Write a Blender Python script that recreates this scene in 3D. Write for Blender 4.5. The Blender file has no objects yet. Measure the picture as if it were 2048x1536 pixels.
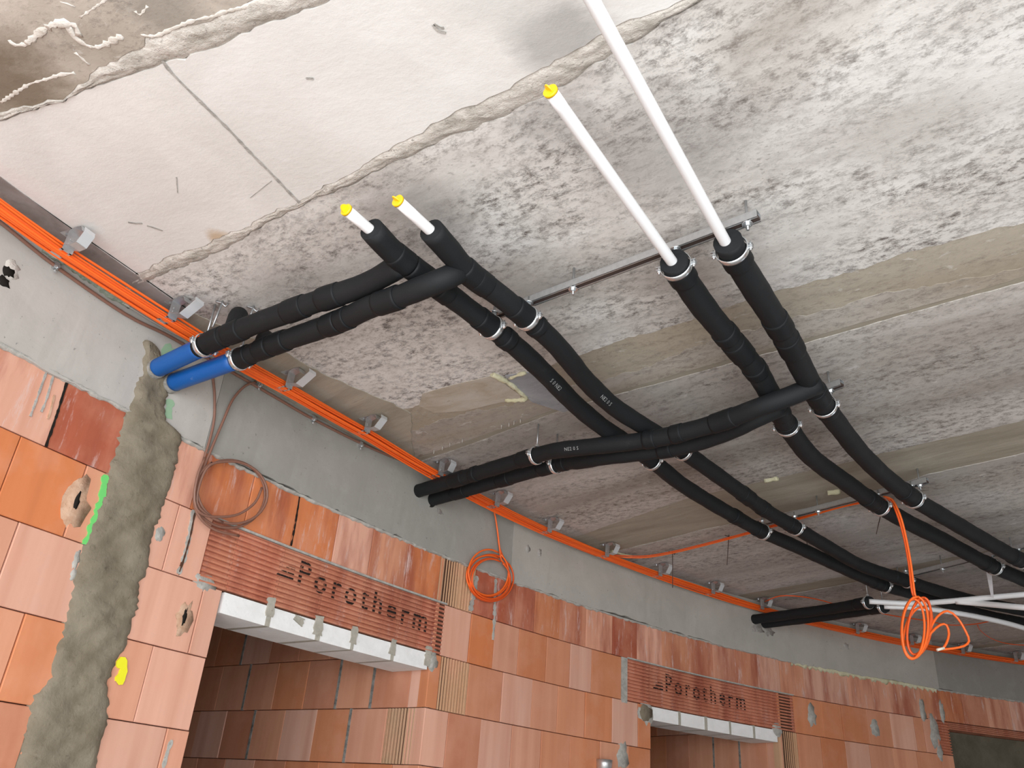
import bpy, bmesh, math, random
import numpy as np
from mathutils import Vector, Matrix
random.seed(7)
rng = np.random.RandomState(11)
C = bpy.context.scene.collection
sc = bpy.context.scene
# ------------------------------------------------------------------ survey of the place
# camera station at the origin; circle of the curved wall fitted from the brick courses
FPX, PITCH, ROLL = 1652.8, 0.48909, 0.0780023
CX, CY, RW = 6.9673, -2.0557, 9.5848
ZC = 1.58                        # ceiling above the camera
KZ = ZC/1.7076                   # hanging heights were first estimated for a 1.71 m ceiling
ZB = 1.2027                      # underside of the ring beam
COURSE = [1.2027, .9648, .7148, .4648, .2148, -.0352, -.2852]
ZF = -1.55
_F = np.array([0, math.cos(PITCH), math.sin(PITCH)])
_R0 = np.array([1., 0, 0]); _U0 = np.cross(_R0, _F)
_R = math.cos(ROLL)*_R0+math.sin(ROLL)*_U0; _U = np.cross(_R, _F)
def ray(x, y): return _F+(x-1024)/FPX*_R-(y-768)/FPX*_U
def pc(x, y, z):                 # point of the place at height z
    d = ray(x, y); return Vector(d*z/d[2])
def pwall(x, y, off=0.):         # point on the curved wall -> (s, z)
    d = ray(x, y); n = math.hypot(d[0], d[1]); u = d[:2]/n; rr = RW-off
    b = u[0]*CX+u[1]*CY; D = b+math.sqrt(b*b-CX*CX-CY*CY+rr*rr)
    p = d*D/n
    th = math.atan2(p[1]-CY, p[0]-CX)
    return (math.radians(150)-th)*RW, p[2]
def W(s, z, off=0.):
    th = math.radians(150)-s/RW
    return Vector((CX+(RW-off)*math.cos(th), CY+(RW-off)*math.sin(th), z))
def WM(s, z, off=0.):            # frame on the wall: X along the wall, Y into the wall, Z up
    th = math.radians(150)-s/RW
    o = Vector((math.cos(th), math.sin(th), 0)); x = Vector((o.y, -o.x, 0))
    m = Matrix((x, o, Vector((0, 0, 1)))).transposed().to_4x4(); m.translation = W(s, z, off)
    return m
# ------------------------------------------------------------------ camera, light, exposure
cam = bpy.data.objects.new('camera', bpy.data.cameras.new('camera')); C.objects.link(cam); sc.camera = cam
cam.data.sensor_width = 36; cam.data.lens = FPX*36/2048; cam.data.clip_start = .02
m = Matrix((Vector(_R), Vector(_U), Vector(-_F))).transposed().to_4x4(); cam.matrix_world = m
sc.view_settings.view_transform = 'Standard'; sc.view_settings.look = 'None'
sc.view_settings.gamma = 1; sc.view_settings.use_curve_mapping = False
sc.view_settings.exposure = 1.0
w = bpy.data.worlds.new('sky'); sc.world = w; w.use_nodes = True
w.node_tree.nodes['Background'].inputs[0].default_value = (.86, .93, 1, 1)
w.node_tree.nodes['Background'].inputs[1].default_value = 1.0
sun = bpy.data.objects.new('sun', bpy.data.lights.new('sun', 'SUN')); C.objects.link(sun)
sun.data.energy = 2.2; sun.data.angle = .03; sun.data.color = (1, .97, .93)
sun.rotation_euler = (math.radians(38), 0, math.radians(-12))
def area(loc, tgt, sx, sy, e, col=(1, 1, 1)):
    l = bpy.data.objects.new('window_daylight', bpy.data.lights.new('window_daylight', 'AREA')); C.objects.link(l)
    l.data.shape = 'RECTANGLE'; l.data.size = sx; l.data.size_y = sy; l.data.energy = e; l.data.color = col
    l.location = loc; l.rotation_euler = (Vector(tgt)-Vector(loc)).to_track_quat('-Z', 'Y').to_euler()
area((-.2, -2.0, .0), (-.3, 3.0, 1.0), 4.0, 2.4, 95, (.95, .975, 1))
# ------------------------------------------------------------------ helpers
def tag(o, label=None, cat=None, group=None, kind=None):
    if label: o['label'] = label
    if cat: o['category'] = cat
    if group: o['group'] = group
    if kind: o['kind'] = kind
    return o
def empty(name, loc=(0, 0, 0), label=None, cat=None, group=None, kind=None):
    o = bpy.data.objects.new(name, None); C.objects.link(o); o.location = loc
    o.empty_display_size = .05
    return tag(o, label, cat, group, kind)
def link(name, me, mat, parent=None, smooth=False, world=True):
    o = bpy.data.objects.new(name, me); C.objects.link(o)
    if mat is not None and not me.materials: me.materials.append(mat)
    if smooth: me.polygons.foreach_set('use_smooth', [True]*len(me.polygons))
    if parent is not None:
        o.parent = parent
        if world: o.matrix_parent_inverse = chain(parent).inverted()
    return o
def chain(p):
    m = p.matrix_basis.copy(); q = p
    while q.parent is not None:
        m = q.parent.matrix_basis @ q.matrix_parent_inverse @ m if False else (q.matrix_parent_inverse @ m)
        q = q.parent; m = q.matrix_basis @ m
    return m
class MB:
    def __init__(s): s.v = []; s.f = []; s.sm = []
    def add(s, v, f, smooth=False):
        n = len(s.v); s.v += [tuple(p) for p in v]; s.f += [tuple(i+n for i in q) for q in f]; s.sm += [smooth]*len(f); return s
    def box(s, M, x0, x1, y0, y1, z0, z1):
        v = [M @ Vector(p) for p in ((x0,y0,z0),(x1,y0,z0),(x1,y1,z0),(x0,y1,z0),(x0,y0,z1),(x1,y0,z1),(x1,y1,z1),(x0,y1,z1))]
        return s.add(v, [(0,3,2,1),(4,5,6,7),(0,1,5,4),(1,2,6,5),(2,3,7,6),(3,0,4,7)])
    def cyl(s, a, b, r, n=10, r2=None, smooth=True):
        a = Vector(a); b = Vector(b); d = (b-a).normalized(); r2 = r if r2 is None else r2
        u = d.orthogonal().normalized(); w_ = d.cross(u)
        v = []
        for p, rr in ((a, r), (b, r2)):
            for i in range(n):
                t = 2*math.pi*i/n; v.append(p+(u*math.cos(t)+w_*math.sin(t))*rr)
        k = len(s.v)
        s.add(v, [(i, (i+1) % n, n+(i+1) % n, n+i) for i in range(n)], smooth)
        s.add(v, [tuple(range(n-1, -1, -1)), tuple(range(n, 2*n))])
        return s
    def ext(s, M, prof, x0, x1, closed=False):     # profile in local (y,z) extruded along local x
        n = len(prof); v = [M @ Vector((x0, p[0], p[1])) for p in prof]+[M @ Vector((x1, p[0], p[1])) for p in prof]
        f = [(i, i+1, n+i+1, n+i) for i in range(n-1)]
        if closed: f += [(n-1, 0, n, 2*n-1), tuple(range(n-1, -1, -1)), tuple(range(n, 2*n))]
        return s.add(v, f)
    def tube(s, pts, r, n=12, cap=True, rf=None):
        P = [Vector(p) for p in pts]; N = len(P)
        T = [(P[min(i+1, N-1)]-P[max(i-1, 0)]).normalized() for i in range(N)]
        u = T[0].orthogonal().normalized(); v = []
        for i in range(N):
            u = (u-T[i]*u.dot(T[i])).normalized(); w_ = T[i].cross(u)
            rr = r if rf is None else rf(i)
            for k in range(n):
                t = 2*math.pi*k/n; v.append(P[i]+(u*math.cos(t)+w_*math.sin(t))*rr)
        f = [(i*n+k, i*n+(k+1) % n, (i+1)*n+(k+1) % n, (i+1)*n+k) for i in range(N-1) for k in range(n)]
        base = len(s.v); s.add(v, f, True)
        if cap: s.add([v[k] for k in range(n)]+[v[(N-1)*n+k] for k in range(n)], [tuple(range(n-1, -1, -1)), tuple(range(n, 2*n))])
        return s
    def build(s, name, mat, parent=None, normals=True):
        me = bpy.data.meshes.new(name); me.from_pydata(s.v, [], s.f); me.polygons.foreach_set('use_smooth', s.sm)
        if normals:
            bm = bmesh.new(); bm.from_mesh(me); bmesh.ops.remove_doubles(bm, verts=bm.verts, dist=1e-6)
            bmesh.ops.recalc_face_normals(bm, faces=bm.faces); bm.to_mesh(me); bm.free()
        me.update()
        # origin at the middle of the piece
        if len(me.vertices):
            co = np.empty(len(me.vertices)*3); me.vertices.foreach_get('co', co); co = co.reshape(-1, 3)
            c = (co.min(0)+co.max(0))/2; me.vertices.foreach_set('co', (co-c).ravel())
        else: c = (0, 0, 0)
        o = link(name, me, mat, None); o.location = c
        if parent is not None: o.parent = parent; o.matrix_parent_inverse = chain(parent).inverted()
        return o
def spline(pts, step=.02):
    P = [Vector(p) for p in pts]
    P = [P[0]*2-P[1]]+P+[P[-1]*2-P[-2]]
    out = []
    for i in range(1, len(P)-2):
        a, b, c, d = P[i-1:i+3]; n = max(2, int((c-b).length/step))
        for k in range(n):
            t = k/n
            out.append(.5*((2*b)+(c-a)*t+(2*a-5*b+4*c-d)*t*t+(3*b-a-3*c+d)*t**3))
    out.append(P[-2]); return out
# ------------------------------------------------------------------ materials
def mat(name, col=(.5,.5,.5), rough=.6, metal=0., spec=.5):
    m = bpy.data.materials.new(name); m.use_nodes = True; b = m.node_tree.nodes['Principled BSDF']
    b.inputs['Base Color'].default_value = (*col, 1); b.inputs['Roughness'].default_value = rough
    b.inputs['Metallic'].default_value = metal; b.inputs['Specular IOR Level'].default_value = spec
    return m
class NT:
    def __init__(s, m): s.m = m; s.t = m.node_tree; s.b = s.t.nodes['Principled BSDF']
    def n(s, ty, **k):
        x = s.t.nodes.new(ty)
        for a, v in k.items(): setattr(x, a, v)
        return x
    def l(s, a, b): s.t.links.new(a, b)
    def pos(s, angle=0, scale=(1, 1, 1)):
        g = s.n('ShaderNodeNewGeometry'); r = s.n('ShaderNodeVectorRotate', rotation_type='Z_AXIS'); r.inputs['Angle'].default_value = -angle
        s.l(g.outputs['Position'], r.inputs['Vector'])
        mp = s.n('ShaderNodeMapping'); mp.inputs['Scale'].default_value = scale; s.l(r.outputs[0], mp.inputs[0])
        return mp.outputs[0]
    def noise(s, vec, scale, detail=4, rough=.55, dist=0.):
        x = s.n('ShaderNodeTexNoise'); x.inputs['Scale'].default_value = scale; x.inputs['Detail'].default_value = detail
        x.inputs['Roughness'].default_value = rough; x.inputs['Distortion'].default_value = dist
        s.l(vec, x.inputs['Vector']); return x.outputs[0]
    def ramp(s, fac, *st):
        x = s.n('ShaderNodeValToRGB'); e = x.color_ramp.elements
        while len(e) < len(st): e.new(.5)
        for i, (p, c) in enumerate(st):
            e[i].position = p; e[i].color = (*c, 1) if isinstance(c, tuple) else (c, c, c, 1)
        s.l(fac, x.inputs[0]); return x.outputs[0]
    def mix(s, fac, a, b, mode='MIX'):
        x = s.n('ShaderNodeMix', data_type='RGBA', blend_type=mode)
        for sock, v in ((x.inputs[0], fac), (x.inputs[6], a), (x.inputs[7], b)):
            if isinstance(v, (int, float)): sock.default_value = v
            elif isinstance(v, tuple): sock.default_value = (*v, 1)
            else: s.l(v, sock)
        return x.outputs[2]
    def mul(s, a, b):
        x = s.n('ShaderNodeMath', operation='MULTIPLY')
        for sock, v in ((x.inputs[0], a), (x.inputs[1], b)):
            if isinstance(v, (int, float)): sock.default_value = v
            else: s.l(v, sock)
        return x.outputs[0]
    def color(s, c): s.l(c, s.b.inputs['Base Color'])
    def bump(s, h, strength=.3, dist=.01):
        x = s.n('ShaderNodeBump'); x.inputs['Strength'].default_value = strength; x.inputs['Distance'].default_value = dist
        s.l(h, x.inputs['Height']); s.l(x.outputs[0], s.b.inputs['Normal'])
D2R = math.radians
def stain(k, v, c, px, py, rad, col, amt=.8):
    p = pc(px, py, ZC); g = k.n('ShaderNodeNewGeometry'); d = k.n('ShaderNodeVectorMath', operation='DISTANCE'); k.l(g.outputs['Position'], d.inputs[0]); d.inputs[1].default_value = p
    a = k.n('ShaderNodeMath', operation='MULTIPLY_ADD'); k.l(k.noise(v, 7, 6, .7), a.inputs[0]); a.inputs[1].default_value = 1.6; a.inputs[2].default_value = -.8
    b = k.n('ShaderNodeMath', operation='DIVIDE'); k.l(d.outputs['Value'], b.inputs[0]); b.inputs[1].default_value = rad
    e = k.n('ShaderNodeMath', operation='ADD'); k.l(a.outputs[0], e.inputs[0]); k.l(b.outputs[0], e.inputs[1])
    return k.mix(k.mul(k.ramp(e.outputs[0], (.35, 1.), (1., 0.)), amt), c, col)
def slab_mat(name, ang, base=((.36,.33,.30), (.52,.49,.45)), spots=.8, spotcol=(.12,.10,.085), warm=0.0, stretch=3.0, lo=.50, hi=.60, stains=()):
    m = mat(name, rough=.9, spec=.2); k = NT(m)
    v = k.pos(D2R(ang), (1/stretch, 1, 1)); v2 = k.pos(D2R(ang), (.6, 1, 1))
    broad = k.noise(v, 3.0, 5, .6, .4)
    c = k.ramp(broad, (.35, base[0]), (.62, base[1]))
    tan = k.noise(v, 1.6, 4, .6); c = k.mix(k.ramp(tan, (.45, 0.), (.62, warm)), c, (.33, .27, .19))
    mask = k.ramp(k.noise(v, 4.2, 6, .65, .6), (.36, .12), (.58, 1.))
    sp = k.ramp(k.noise(v2, 40, 9, .82, .15), (lo-.01, 0.), (hi+.05, 1.))
    c = k.mix(k.mul(k.mul(mask, sp), spots), c, spotcol)
    sp2 = k.ramp(k.noise(v2, 90, 3, .6), (.60, 0.), (.68, 1.))
    c = k.mix(k.mul(sp2, .35*spots), c, spotcol)
    wh = k.ramp(k.noise(v2, 22, 5, .7, .5), (.62, 0.), (.70, 1.))
    c = k.mix(k.mul(wh, .45), c, (.72, .71, .69))
    for st in stains: c = stain(k, v2, c, *st)
    k.color(c); k.bump(k.noise(v2, 40, 5, .7), .35, .004)
    return m
def rough_mat(name, c0, c1, dark, scale=14, ang=0, bumpd=.006, stretch=1.5, dk=.8):
    m = mat(name, rough=.95, spec=.15); k = NT(m); v = k.pos(D2R(ang), (1/stretch, 1, 1))
    c = k.ramp(k.noise(v, scale, 6, .65, .4), (.35, c0), (.62, c1))
    c = k.mix(k.mul(k.ramp(k.noise(v, scale*4, 4, .7), (.60, 0.), (.70, 1.)), dk), c, dark)
    k.color(c); k.bump(k.noise(v, scale*2.2, 6, .7), .8, bumpd)
    return m
M = {}
M['smooth_slab'] = slab_mat('smooth pale concrete', -30, ((.67,.655,.63), (.75,.74,.72)), spots=.06, warm=.05, stretch=1.2, lo=.62, hi=.7,
    stains=((1118,75,.15,(.36,.35,.34),.8), (1000,5,.12,(.55,.54,.52),.6), (437,475,.05,(.50,.36,.22),.8)))
M['efflor_slab'] = slab_mat('weathered beige concrete', -26, ((.36,.32,.27), (.56,.51,.45)), spots=.7, warm=.45, stretch=2.2, stains=((5,165,.22,(.17,.13,.09),.85), (330,15,.12,(.22,.20,.17),.6)))
MB_ = ((840,425,.22,(.30,.285,.27),.6), (1330,300,.26,(.34,.325,.31),.55), (1120,240,.16,(.34,.325,.31),.5), (1560,60,.2,(.36,.33,.29),.55), (1450,640,.2,(.36,.34,.32),.45), (560,560,.2,(.36,.34,.32),.35), (1800,260,.2,(.42,.40,.37),.4), (1080,560,.2,(.36,.335,.31),.45))
M['mottle_b'] = slab_mat('mould speckled concrete', -38, ((.50,.475,.45), (.72,.705,.68)), spots=.95, warm=.12, spotcol=(.10,.08,.07), lo=.47, hi=.57, stretch=2.4, stains=MB_)
M['mottle_c'] = slab_mat('tan stained concrete', -41, ((.33,.30,.27), (.56,.535,.50)), spots=.7, warm=.75, stretch=6, lo=.49, hi=.58)
M['mottle_tan'] = slab_mat('tan joint stain concrete', -39, ((.34,.305,.245), (.46,.42,.35)), spots=.5, warm=.6, stretch=6, lo=.5, hi=.6)
M['mottle_d'] = slab_mat('streaked concrete', -46, ((.36,.335,.31), (.60,.575,.55)), spots=.85, warm=.2, stretch=6, lo=.48, hi=.57)
M['mottle_e'] = slab_mat('grey streaked concrete', -52, ((.39,.37,.35), (.60,.58,.56)), spots=.8, warm=.25, stretch=6, lo=.48, hi=.57)
M['joint_pale'] = rough_mat('rough pale joint mortar', (.42,.39,.345), (.64,.60,.55), (.22,.2,.18), 20, -33, .012)
M['joint_tan'] = rough_mat('tan joint mortar', (.30,.27,.215), (.40,.365,.30), (.2,.18,.14), 9, -46, .004, 5, .35)
M['ceil_base'] = rough_mat('joint bed concrete', (.30,.275,.235), (.42,.39,.34), (.14,.12,.1), 10, -44, .006, 4, .5)
def beam_mat():
    m = mat('ring beam concrete', rough=.9, spec=.2); k = NT(m); v = k.pos(0, (1, 1, 1))
    oi = k.n('ShaderNodeObjectInfo')
    c = k.mix(k.ramp(k.noise(v, 4, 5, .6, .5), (.35, .25), (.65, 0.)), oi.outputs['Color'], (.22, .21, .19))
    c = k.mix(k.ramp(k.noise(v, 7, 6, .7), (.50, 0.), (.75, .16)), c, (.60, .59, .56))
    c = k.mix(k.mul(k.ramp(k.noise(v, 60, 3, .6), (.68, 0.), (.74, 1.)), .6), c, (.12, .11, .1))
    k.color(c); k.bump(k.noise(v, 18, 6, .6), .3, .004); return m
M['beam'] = beam_mat()
def brick_mat(name='fired clay brick', white=0.0, groove=False):
    m = mat(name, rough=.85, spec=.25); k = NT(m); v = k.pos(0, (14, 14, .8)) if not groove else k.pos(0, (3, 3, 60)); g = k.pos(0)
    oi = k.n('ShaderNodeObjectInfo')
    c = k.mix(k.ramp(k.noise(v, 1.0, 3, .5), (.35, .0), (.7, .35)), oi.outputs['Color'], (.42, .13, .055))
    c = k.mix(k.ramp(k.noise(g, 5, 4, .6), (.45, .0), (.7, .4)), c, (.72, .36, .24))
    if white:
        c = k.mix(k.ramp(k.noise(k.pos(0, (9, 9, 1.6)), 1.0, 5, .6), (.45, 0.), (.66, .75)), c, (.33, .085, .05))
        st = k.ramp(k.noise(k.pos(0, (16, 16, 2.6)), 1.6, 6, .75), (.56, 0.), (.70, white))
        c = k.mix(st, c, (.66, .50, .46))
    k.color(c); k.bump(k.noise(v, 1.5, 4, .6), .25, .002); return m
M['brick'] = brick_mat(); M['brick_top'] = brick_mat('stained clay brick', .8)
M['lintel'] = brick_mat('ribbed clay shell', .45, True)
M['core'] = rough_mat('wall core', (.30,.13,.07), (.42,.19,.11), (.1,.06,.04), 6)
M['joint_dark'] = mat('dark joint', (.09,.045,.03), .95, spec=.1)
M['mortar'] = rough_mat('grey mortar', (.34,.33,.30), (.50,.48,.44), (.2,.19,.17), 30, 0, .004)
M['mortar_olive'] = rough_mat('damp olive mortar', (.185,.155,.11), (.255,.22,.165), (.08,.065,.045), 9, 0, .008, 1, .45)
M['foam'] = rough_mat('yellow foam', (.55,.52,.34), (.68,.66,.48), (.4,.38,.25), 25, 0, .006)
M['aac'] = rough_mat('white aerated block', (.82,.815,.80), (.90,.895,.885), (.6,.58,.55), 12, 0, .002, 1, .3)
M['aac_mortar'] = rough_mat('smeared block mortar', (.36,.335,.28), (.48,.45,.39), (.3,.27,.22), 20, 0, .003)
def foam_black():
    m = mat('black insulation foam', (.008,.0095,.011), .7, spec=.35); k = NT(m); v = k.pos(0)
    c = k.mix(k.ramp(k.noise(v, 9, 5, .7, .5), (.60, 0.), (.78, .5)), (.0075, .009, .0105), (.035, .036, .037))
    k.color(c); k.bump(k.noise(v, 120, 3, .6), .15, .001); return m
M['black'] = foam_black()
M['tape'] = mat('black insulation tape', (.007, .0085, .010), .62, spec=.3)
M['white_pipe'] = mat('white plastic pipe', (.80,.81,.82), .28)
M['yellow'] = mat('yellow plastic cap', (.95,.60,.01), .4)
def blue_m():
    m = mat('blue sleeve', (.006,.10,.36), .45); k = NT(m); v = k.pos(0)
    k.color(k.mix(k.ramp(k.noise(v, 14, 5, .7), (.62, 0.), (.78, .55)), (.006, .10, .37), (.35, .42, .52))); return m
M['blue'] = blue_m()
M['orange'] = mat('orange cable sheath', (.95,.155,.018), .45)
M['orange_dark'] = mat('orange cable sheath deeper', (.80,.105,.012), .45)
M['brown'] = mat('brown conduit', (.24,.12,.085), .45)
def zinc_m(name, c, r):
    m = mat(name, c, r, .85); k = NT(m); v = k.pos(0)
    k.color(k.mix(k.noise(v, 60, 4, .7), tuple(x*.7 for x in c), tuple(min(1, x*1.15) for x in c)))
    return m
M['zinc'] = zinc_m('galvanised steel', (.68,.69,.70), .42)
M['chrome'] = zinc_m('bright zinc steel', (.84,.88,.93), .22)
M['rod'] = zinc_m('threaded steel', (.50,.51,.52), .4)
M['flap'] = mat('bright clip flap', (.72,.74,.76), .35, .45)
M['wire'] = mat('dark rusty wire and channel shade', (.10,.07,.06), .6, .6)
M['shutter'] = rough_mat('brown grey strip concrete', (.22,.19,.175), (.31,.275,.26), (.15,.13,.12), 8, 0, .003, 1, .3)  # brown grey tone of the ceiling strip along the wall
M['chipped'] = rough_mat('chipped beam concrete', (.27,.25,.23), (.42,.40,.37), (.15,.14,.13), 40, 0, .01)
M['collar'] = rough_mat('mortar smeared tape', (.13,.125,.115), (.34,.32,.29), (.08,.08,.08), 30, 0, .006)
M['dark'] = mat('dark crevice', (.02,.018,.016), .95, spec=.05)
M['green'] = mat('green spray paint', (.16,.62,.16), .8)
M['green_pale'] = mat('faded green spray paint', (.30,.46,.30), .9)
M['yellow_paint'] = mat('yellow spray paint', (.85,.80,.02), .8)
M['render'] = rough_mat('grey cement render', (.10,.09,.065), (.15,.135,.10), (.08,.07,.05), 5, 0, .003, 1, .3)
M['gravel'] = rough_mat('green grey foam residue', (.24,.27,.20), (.45,.50,.40), (.10,.13,.09), 40, 0, .01, 1, .9)
M['strap'] = mat('clear plastic strap', (.78,.74,.76), .3); M['strap'].node_tree.nodes['Principled BSDF'].inputs['Alpha'].default_value = .6
M['floor'] = rough_mat('screed', (.50,.495,.485), (.61,.605,.59), (.4,.38,.35), 3, 0, .003, 1, .3)
M['ground'] = rough_mat('outside gravel ground', (.42,.41,.395), (.55,.54,.52), (.3,.29,.28), 3)
M['print'] = mat('grey print', (.30,.31,.31), .7)
def ink_m():
    m = mat('black stencil ink', (.02,.016,.015), .8, spec=.1); k = NT(m); v = k.pos(0)
    g = k.n('ShaderNodeNewGeometry'); x = k.n('ShaderNodeSeparateXYZ'); k.l(g.outputs['Position'], x.inputs[0])   # ink sits on the crests of the ribs only
    a = k.n('ShaderNodeMath', operation='SUBTRACT'); k.l(x.outputs[2], a.inputs[0]); a.inputs[1].default_value = .7178
    b = k.n('ShaderNodeMath', operation='DIVIDE'); k.l(a.outputs[0], b.inputs[0]); b.inputs[1].default_value = .244/12
    c = k.n('ShaderNodeMath', operation='FRACT'); k.l(b.outputs[0], c.inputs[0])
    band = k.ramp(c.outputs[0], (.05, 0.), (.10, 1.), (.56, 1.), (.62, 0.))
    k.l(k.mul(band, k.ramp(k.noise(v, 60, 3, .6), (.34, .2), (.44, .95))), k.b.inputs['Alpha']); return m
M['ink'] = ink_m()

# ------------------------------------------------------------------ ceiling
def prism(pts, z0, z1, name, mt, parent, jag=0., bev=0.):
    b = MB(); n = len(pts)
    v = [(p[0], p[1], z0) for p in pts]+[(p[0], p[1], z1) for p in pts]
    b.add(v, [tuple(range(n-1, -1, -1)), tuple(range(n, 2*n))]+[(i, (i+1) % n, n+(i+1) % n, n+i) for i in range(n)])
    return b.build(name, mt, parent)
def off_ceiling(x, y): p = pc(x, y, ZC); return np.array([p.x, p.y])
ceiling = empty('ceiling', (1, 3, ZC), kind='structure')
base_c = MB().box(Matrix(), -5, 12, -.95, 10.5, ZC+.006, ZC+.25).build('slab_bed', M['ceil_base'], ceiling)
tag(base_c, 'rough concrete bed showing in the joints between slabs')
def seam(pix, t0, t1, jag=.006, seed=0, ang=None, shift=0.):
    """jagged line fitted through joint points read off the photograph, from near the wall (t0) to the inner side (t1)"""
    P = np.array([off_ceiling(*p) for p in pix]); c = P.mean(0); d = np.linalg.svd(P-c)[2][0]
    if d[0] < 0: d = -d
    if ang is not None: d = np.array([math.cos(D2R(ang)), math.sin(D2R(ang))])
    n = np.array([-d[1], d[0]]); r = np.random.RandomState(seed)
    t = np.arange(t0, t1, .02); w_ = np.zeros(len(t)); 
    for f, a in ((2.1, 1.3), (5.3, .9), (13, .5), (31, .4)):
        ph = r.rand()*6.28; w_ += a*np.sin(t*f*2+ph)
    w_ = w_*jag*.6+r.randn(len(t))*jag*.25
    # hug the measured points
    tm = (P-c)@d; res = (P-c)@n; o = np.argsort(tm)
    base = np.interp(t, tm[o], res[o])+shift
    return [tuple(c+d*tt+n*(ww+bb)) for tt, ww, bb in zip(t, w_, base)]
sA0 = seam([(0,215),(110,190),(330,65),(500,15)], -2.3, 5, .012, 1)
sA1 = seam([(0,236),(325,128),(684,5)], -2.2, 5, .008, 2)
sB0 = seam([(342,519),(581,407),(700,338),(1000,187),(1059,152),(1234,59),(1352,6)], -1.9, 5, .010, 3)
sB1 = seam([(300,560),(440,500),(690,375),(870,290),(1030,213),(1240,105),(1330,45)], -1.9, 5, .010, 4)
sC0 = seam([(1180,706),(1376,641),(1546,582),(1657,553),(1800,509),(2048,450)], -1.9, 5, .010, 5)
sC1 = seam([(1180,706),(1376,641),(1546,582),(1657,553),(1800,509),(2048,450)], -1.9, 5, .022, 6, None, .19)
sD0 = seam([(838,914),(950,876),(1111,817)], -.5, 5, .003, 7, -40.5)
sD1 = seam([(846,922),(958,883),(1118,823)], -.5, 5, .003, 17, -40.5)
sE0 = seam([(1155,1072),(1390,993),(1536,960),(1634,938)], -1.4, 5, .005, 8, -46.5)
sE1 = seam([(1225,1105),(1400,1062),(1590,1022),(1748,987),(1859,949)], -1.4, 5, .004, 9, -47.5)
sF0 = seam([(1488,1188),(1672,1156),(1738,1146),(2048,1087)], -1.8, 5, .004, 10, -53.5)
sF1 = seam([(1520,1200),(1640,1178),(1740,1160)], -1.5, 5, .004, 11, -54)
def line(ax, ay, ang, t0, t1): return [(ax+math.cos(D2R(ang))*t, ay+math.sin(D2R(ang))*t) for t in np.arange(t0, t1, .1)]
sG0 = line(4.0, 7.0, -60, -1.5, 6); sG1 = line(4.11, 7.05, -60, -1.5, 6)
sH0 = line(6.0, 7.3, -75, -1.5, 7); sZ = line(-2.8, .9, -24, -1.5, 6)
def slab(a, b, mt, z=0., label=None, name='concrete_slab'):
    o = prism(list(a)+list(b)[::-1], ZC+z, ZC+.05, name, mt, ceiling)
    if label: o['label'] = label
    return o
slab(sZ, sA0, M['efflor_slab'], .001, 'beige weathered slab with white lime streaks')
slab(sA1, sB0, M['smooth_slab'], -.001, 'smooth pale slab with a hairline crack')
slab(sB1, sC0, M['mottle_b'], .0, 'slab speckled with dark mould')
slab(sC0, sC1, M['mottle_tan'], .0012, 'tan stained band along a slab joint')
slab(sC1, sD0, M["mottle_c"], .0002, 'tan stained slab')
slab(sD1, sE0, M['mottle_d'], .0006)
slab(sE1, sF0, M['mottle_e'], .0003)
slab(sF1, sG0, M['mottle_e'], .001)
slab(sG1, sH0, M['mottle_e'], .0008)
# joint fillings: real uneven mortar beds between the slabs
def joint(a, b, mt, amp, name='joint_mortar', zoff=0.):
    n = min(len(a), len(b)); k = 9; v = []; r = np.random.RandomState(n)
    A = np.array(a[:n]); 
    B = np.array([b[int(i)] for i in np.linspace(0, len(b)-1, n)])
    # match by position along the direction
    d = A[-1]-A[0]; d /= np.linalg.norm(d); tb = (np.array(b)-A[0])@d; ta = (A-A[0])@d
    B = np.c_[np.interp(ta, tb, np.array(b)[:, 0]), np.interp(ta, tb, np.array(b)[:, 1])]
    for i in range(n):
        for j in range(k):
            t = j/(k-1); p = A[i]*(1-t)+B[i]*t
            e = math.sin(math.pi*t)**.5 if 0 < t < 1 else 0
            v.append((p[0], p[1], ZC+.004+zoff-(amp*(.35+.65*r.rand())*e)))
    f = [(i*k+j, i*k+j+1, (i+1)*k+j+1, (i+1)*k+j) for i in range(n-1) for j in range(k-1)]
    return MB().add(v, f, True).build(name, mt, ceiling)
joint(sA0, sA1, M['joint_pale'], .012); joint(sB0, sB1, M['joint_pale'], .012)
joint(sD0, sD1, M['joint_tan'], .001); joint(sE0, sE1, M['joint_tan'], .003); joint(sF0, sF1, M['joint_tan'], .002); joint(sG0, sG1, M['joint_tan'], .002)
# crack / butt joint across the smooth slab, as a narrow line of mortar standing in a groove
def flat_strip(pts, wd, name, mt, parent, dz=.002, jag=.3, closed_h=.003):
    b = MB(); P = spline(pts, .012); r = random.Random(len(P)); v = []
    for i, p in enumerate(P):
        t = (P[min(i+1, len(P)-1)]-P[max(i-1, 0)]).normalized(); n = Vector((-t.y, t.x, 0))
        ww = wd*(1+jag*(r.random()*2-1))/2
        v += [p-n*ww, p+n*ww, p+Vector((0, 0, closed_h))]
    f = []
    for i in range(len(P)-1):
        a = i*3; f += [(a, a+1, a+4, a+3), (a+1, a+2, a+5, a+4), (a+2, a, a+3, a+5)]
    return b.add(v, f).build(name, mt, parent)
zz = ZC-.0025
M['crack'] = rough_mat('crack filler', (.30,.29,.27), (.48,.46,.43), (.14,.13,.12), 50, 0, .003)
o = flat_strip([pc(x, y, zz) for x, y in ((325,122),(345,148),(400,203),(460,262),(500,305),(540,345),(585,392),(606,412))], .009, 'crack', M['crack'], ceiling); o['label'] = 'jagged grey crack across the smooth slab'
flat_strip([pc(x, y, zz) for x, y in ((500,396),(520,380),(543,362))], .0018, 'crack', M['crack'], ceiling)
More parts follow.
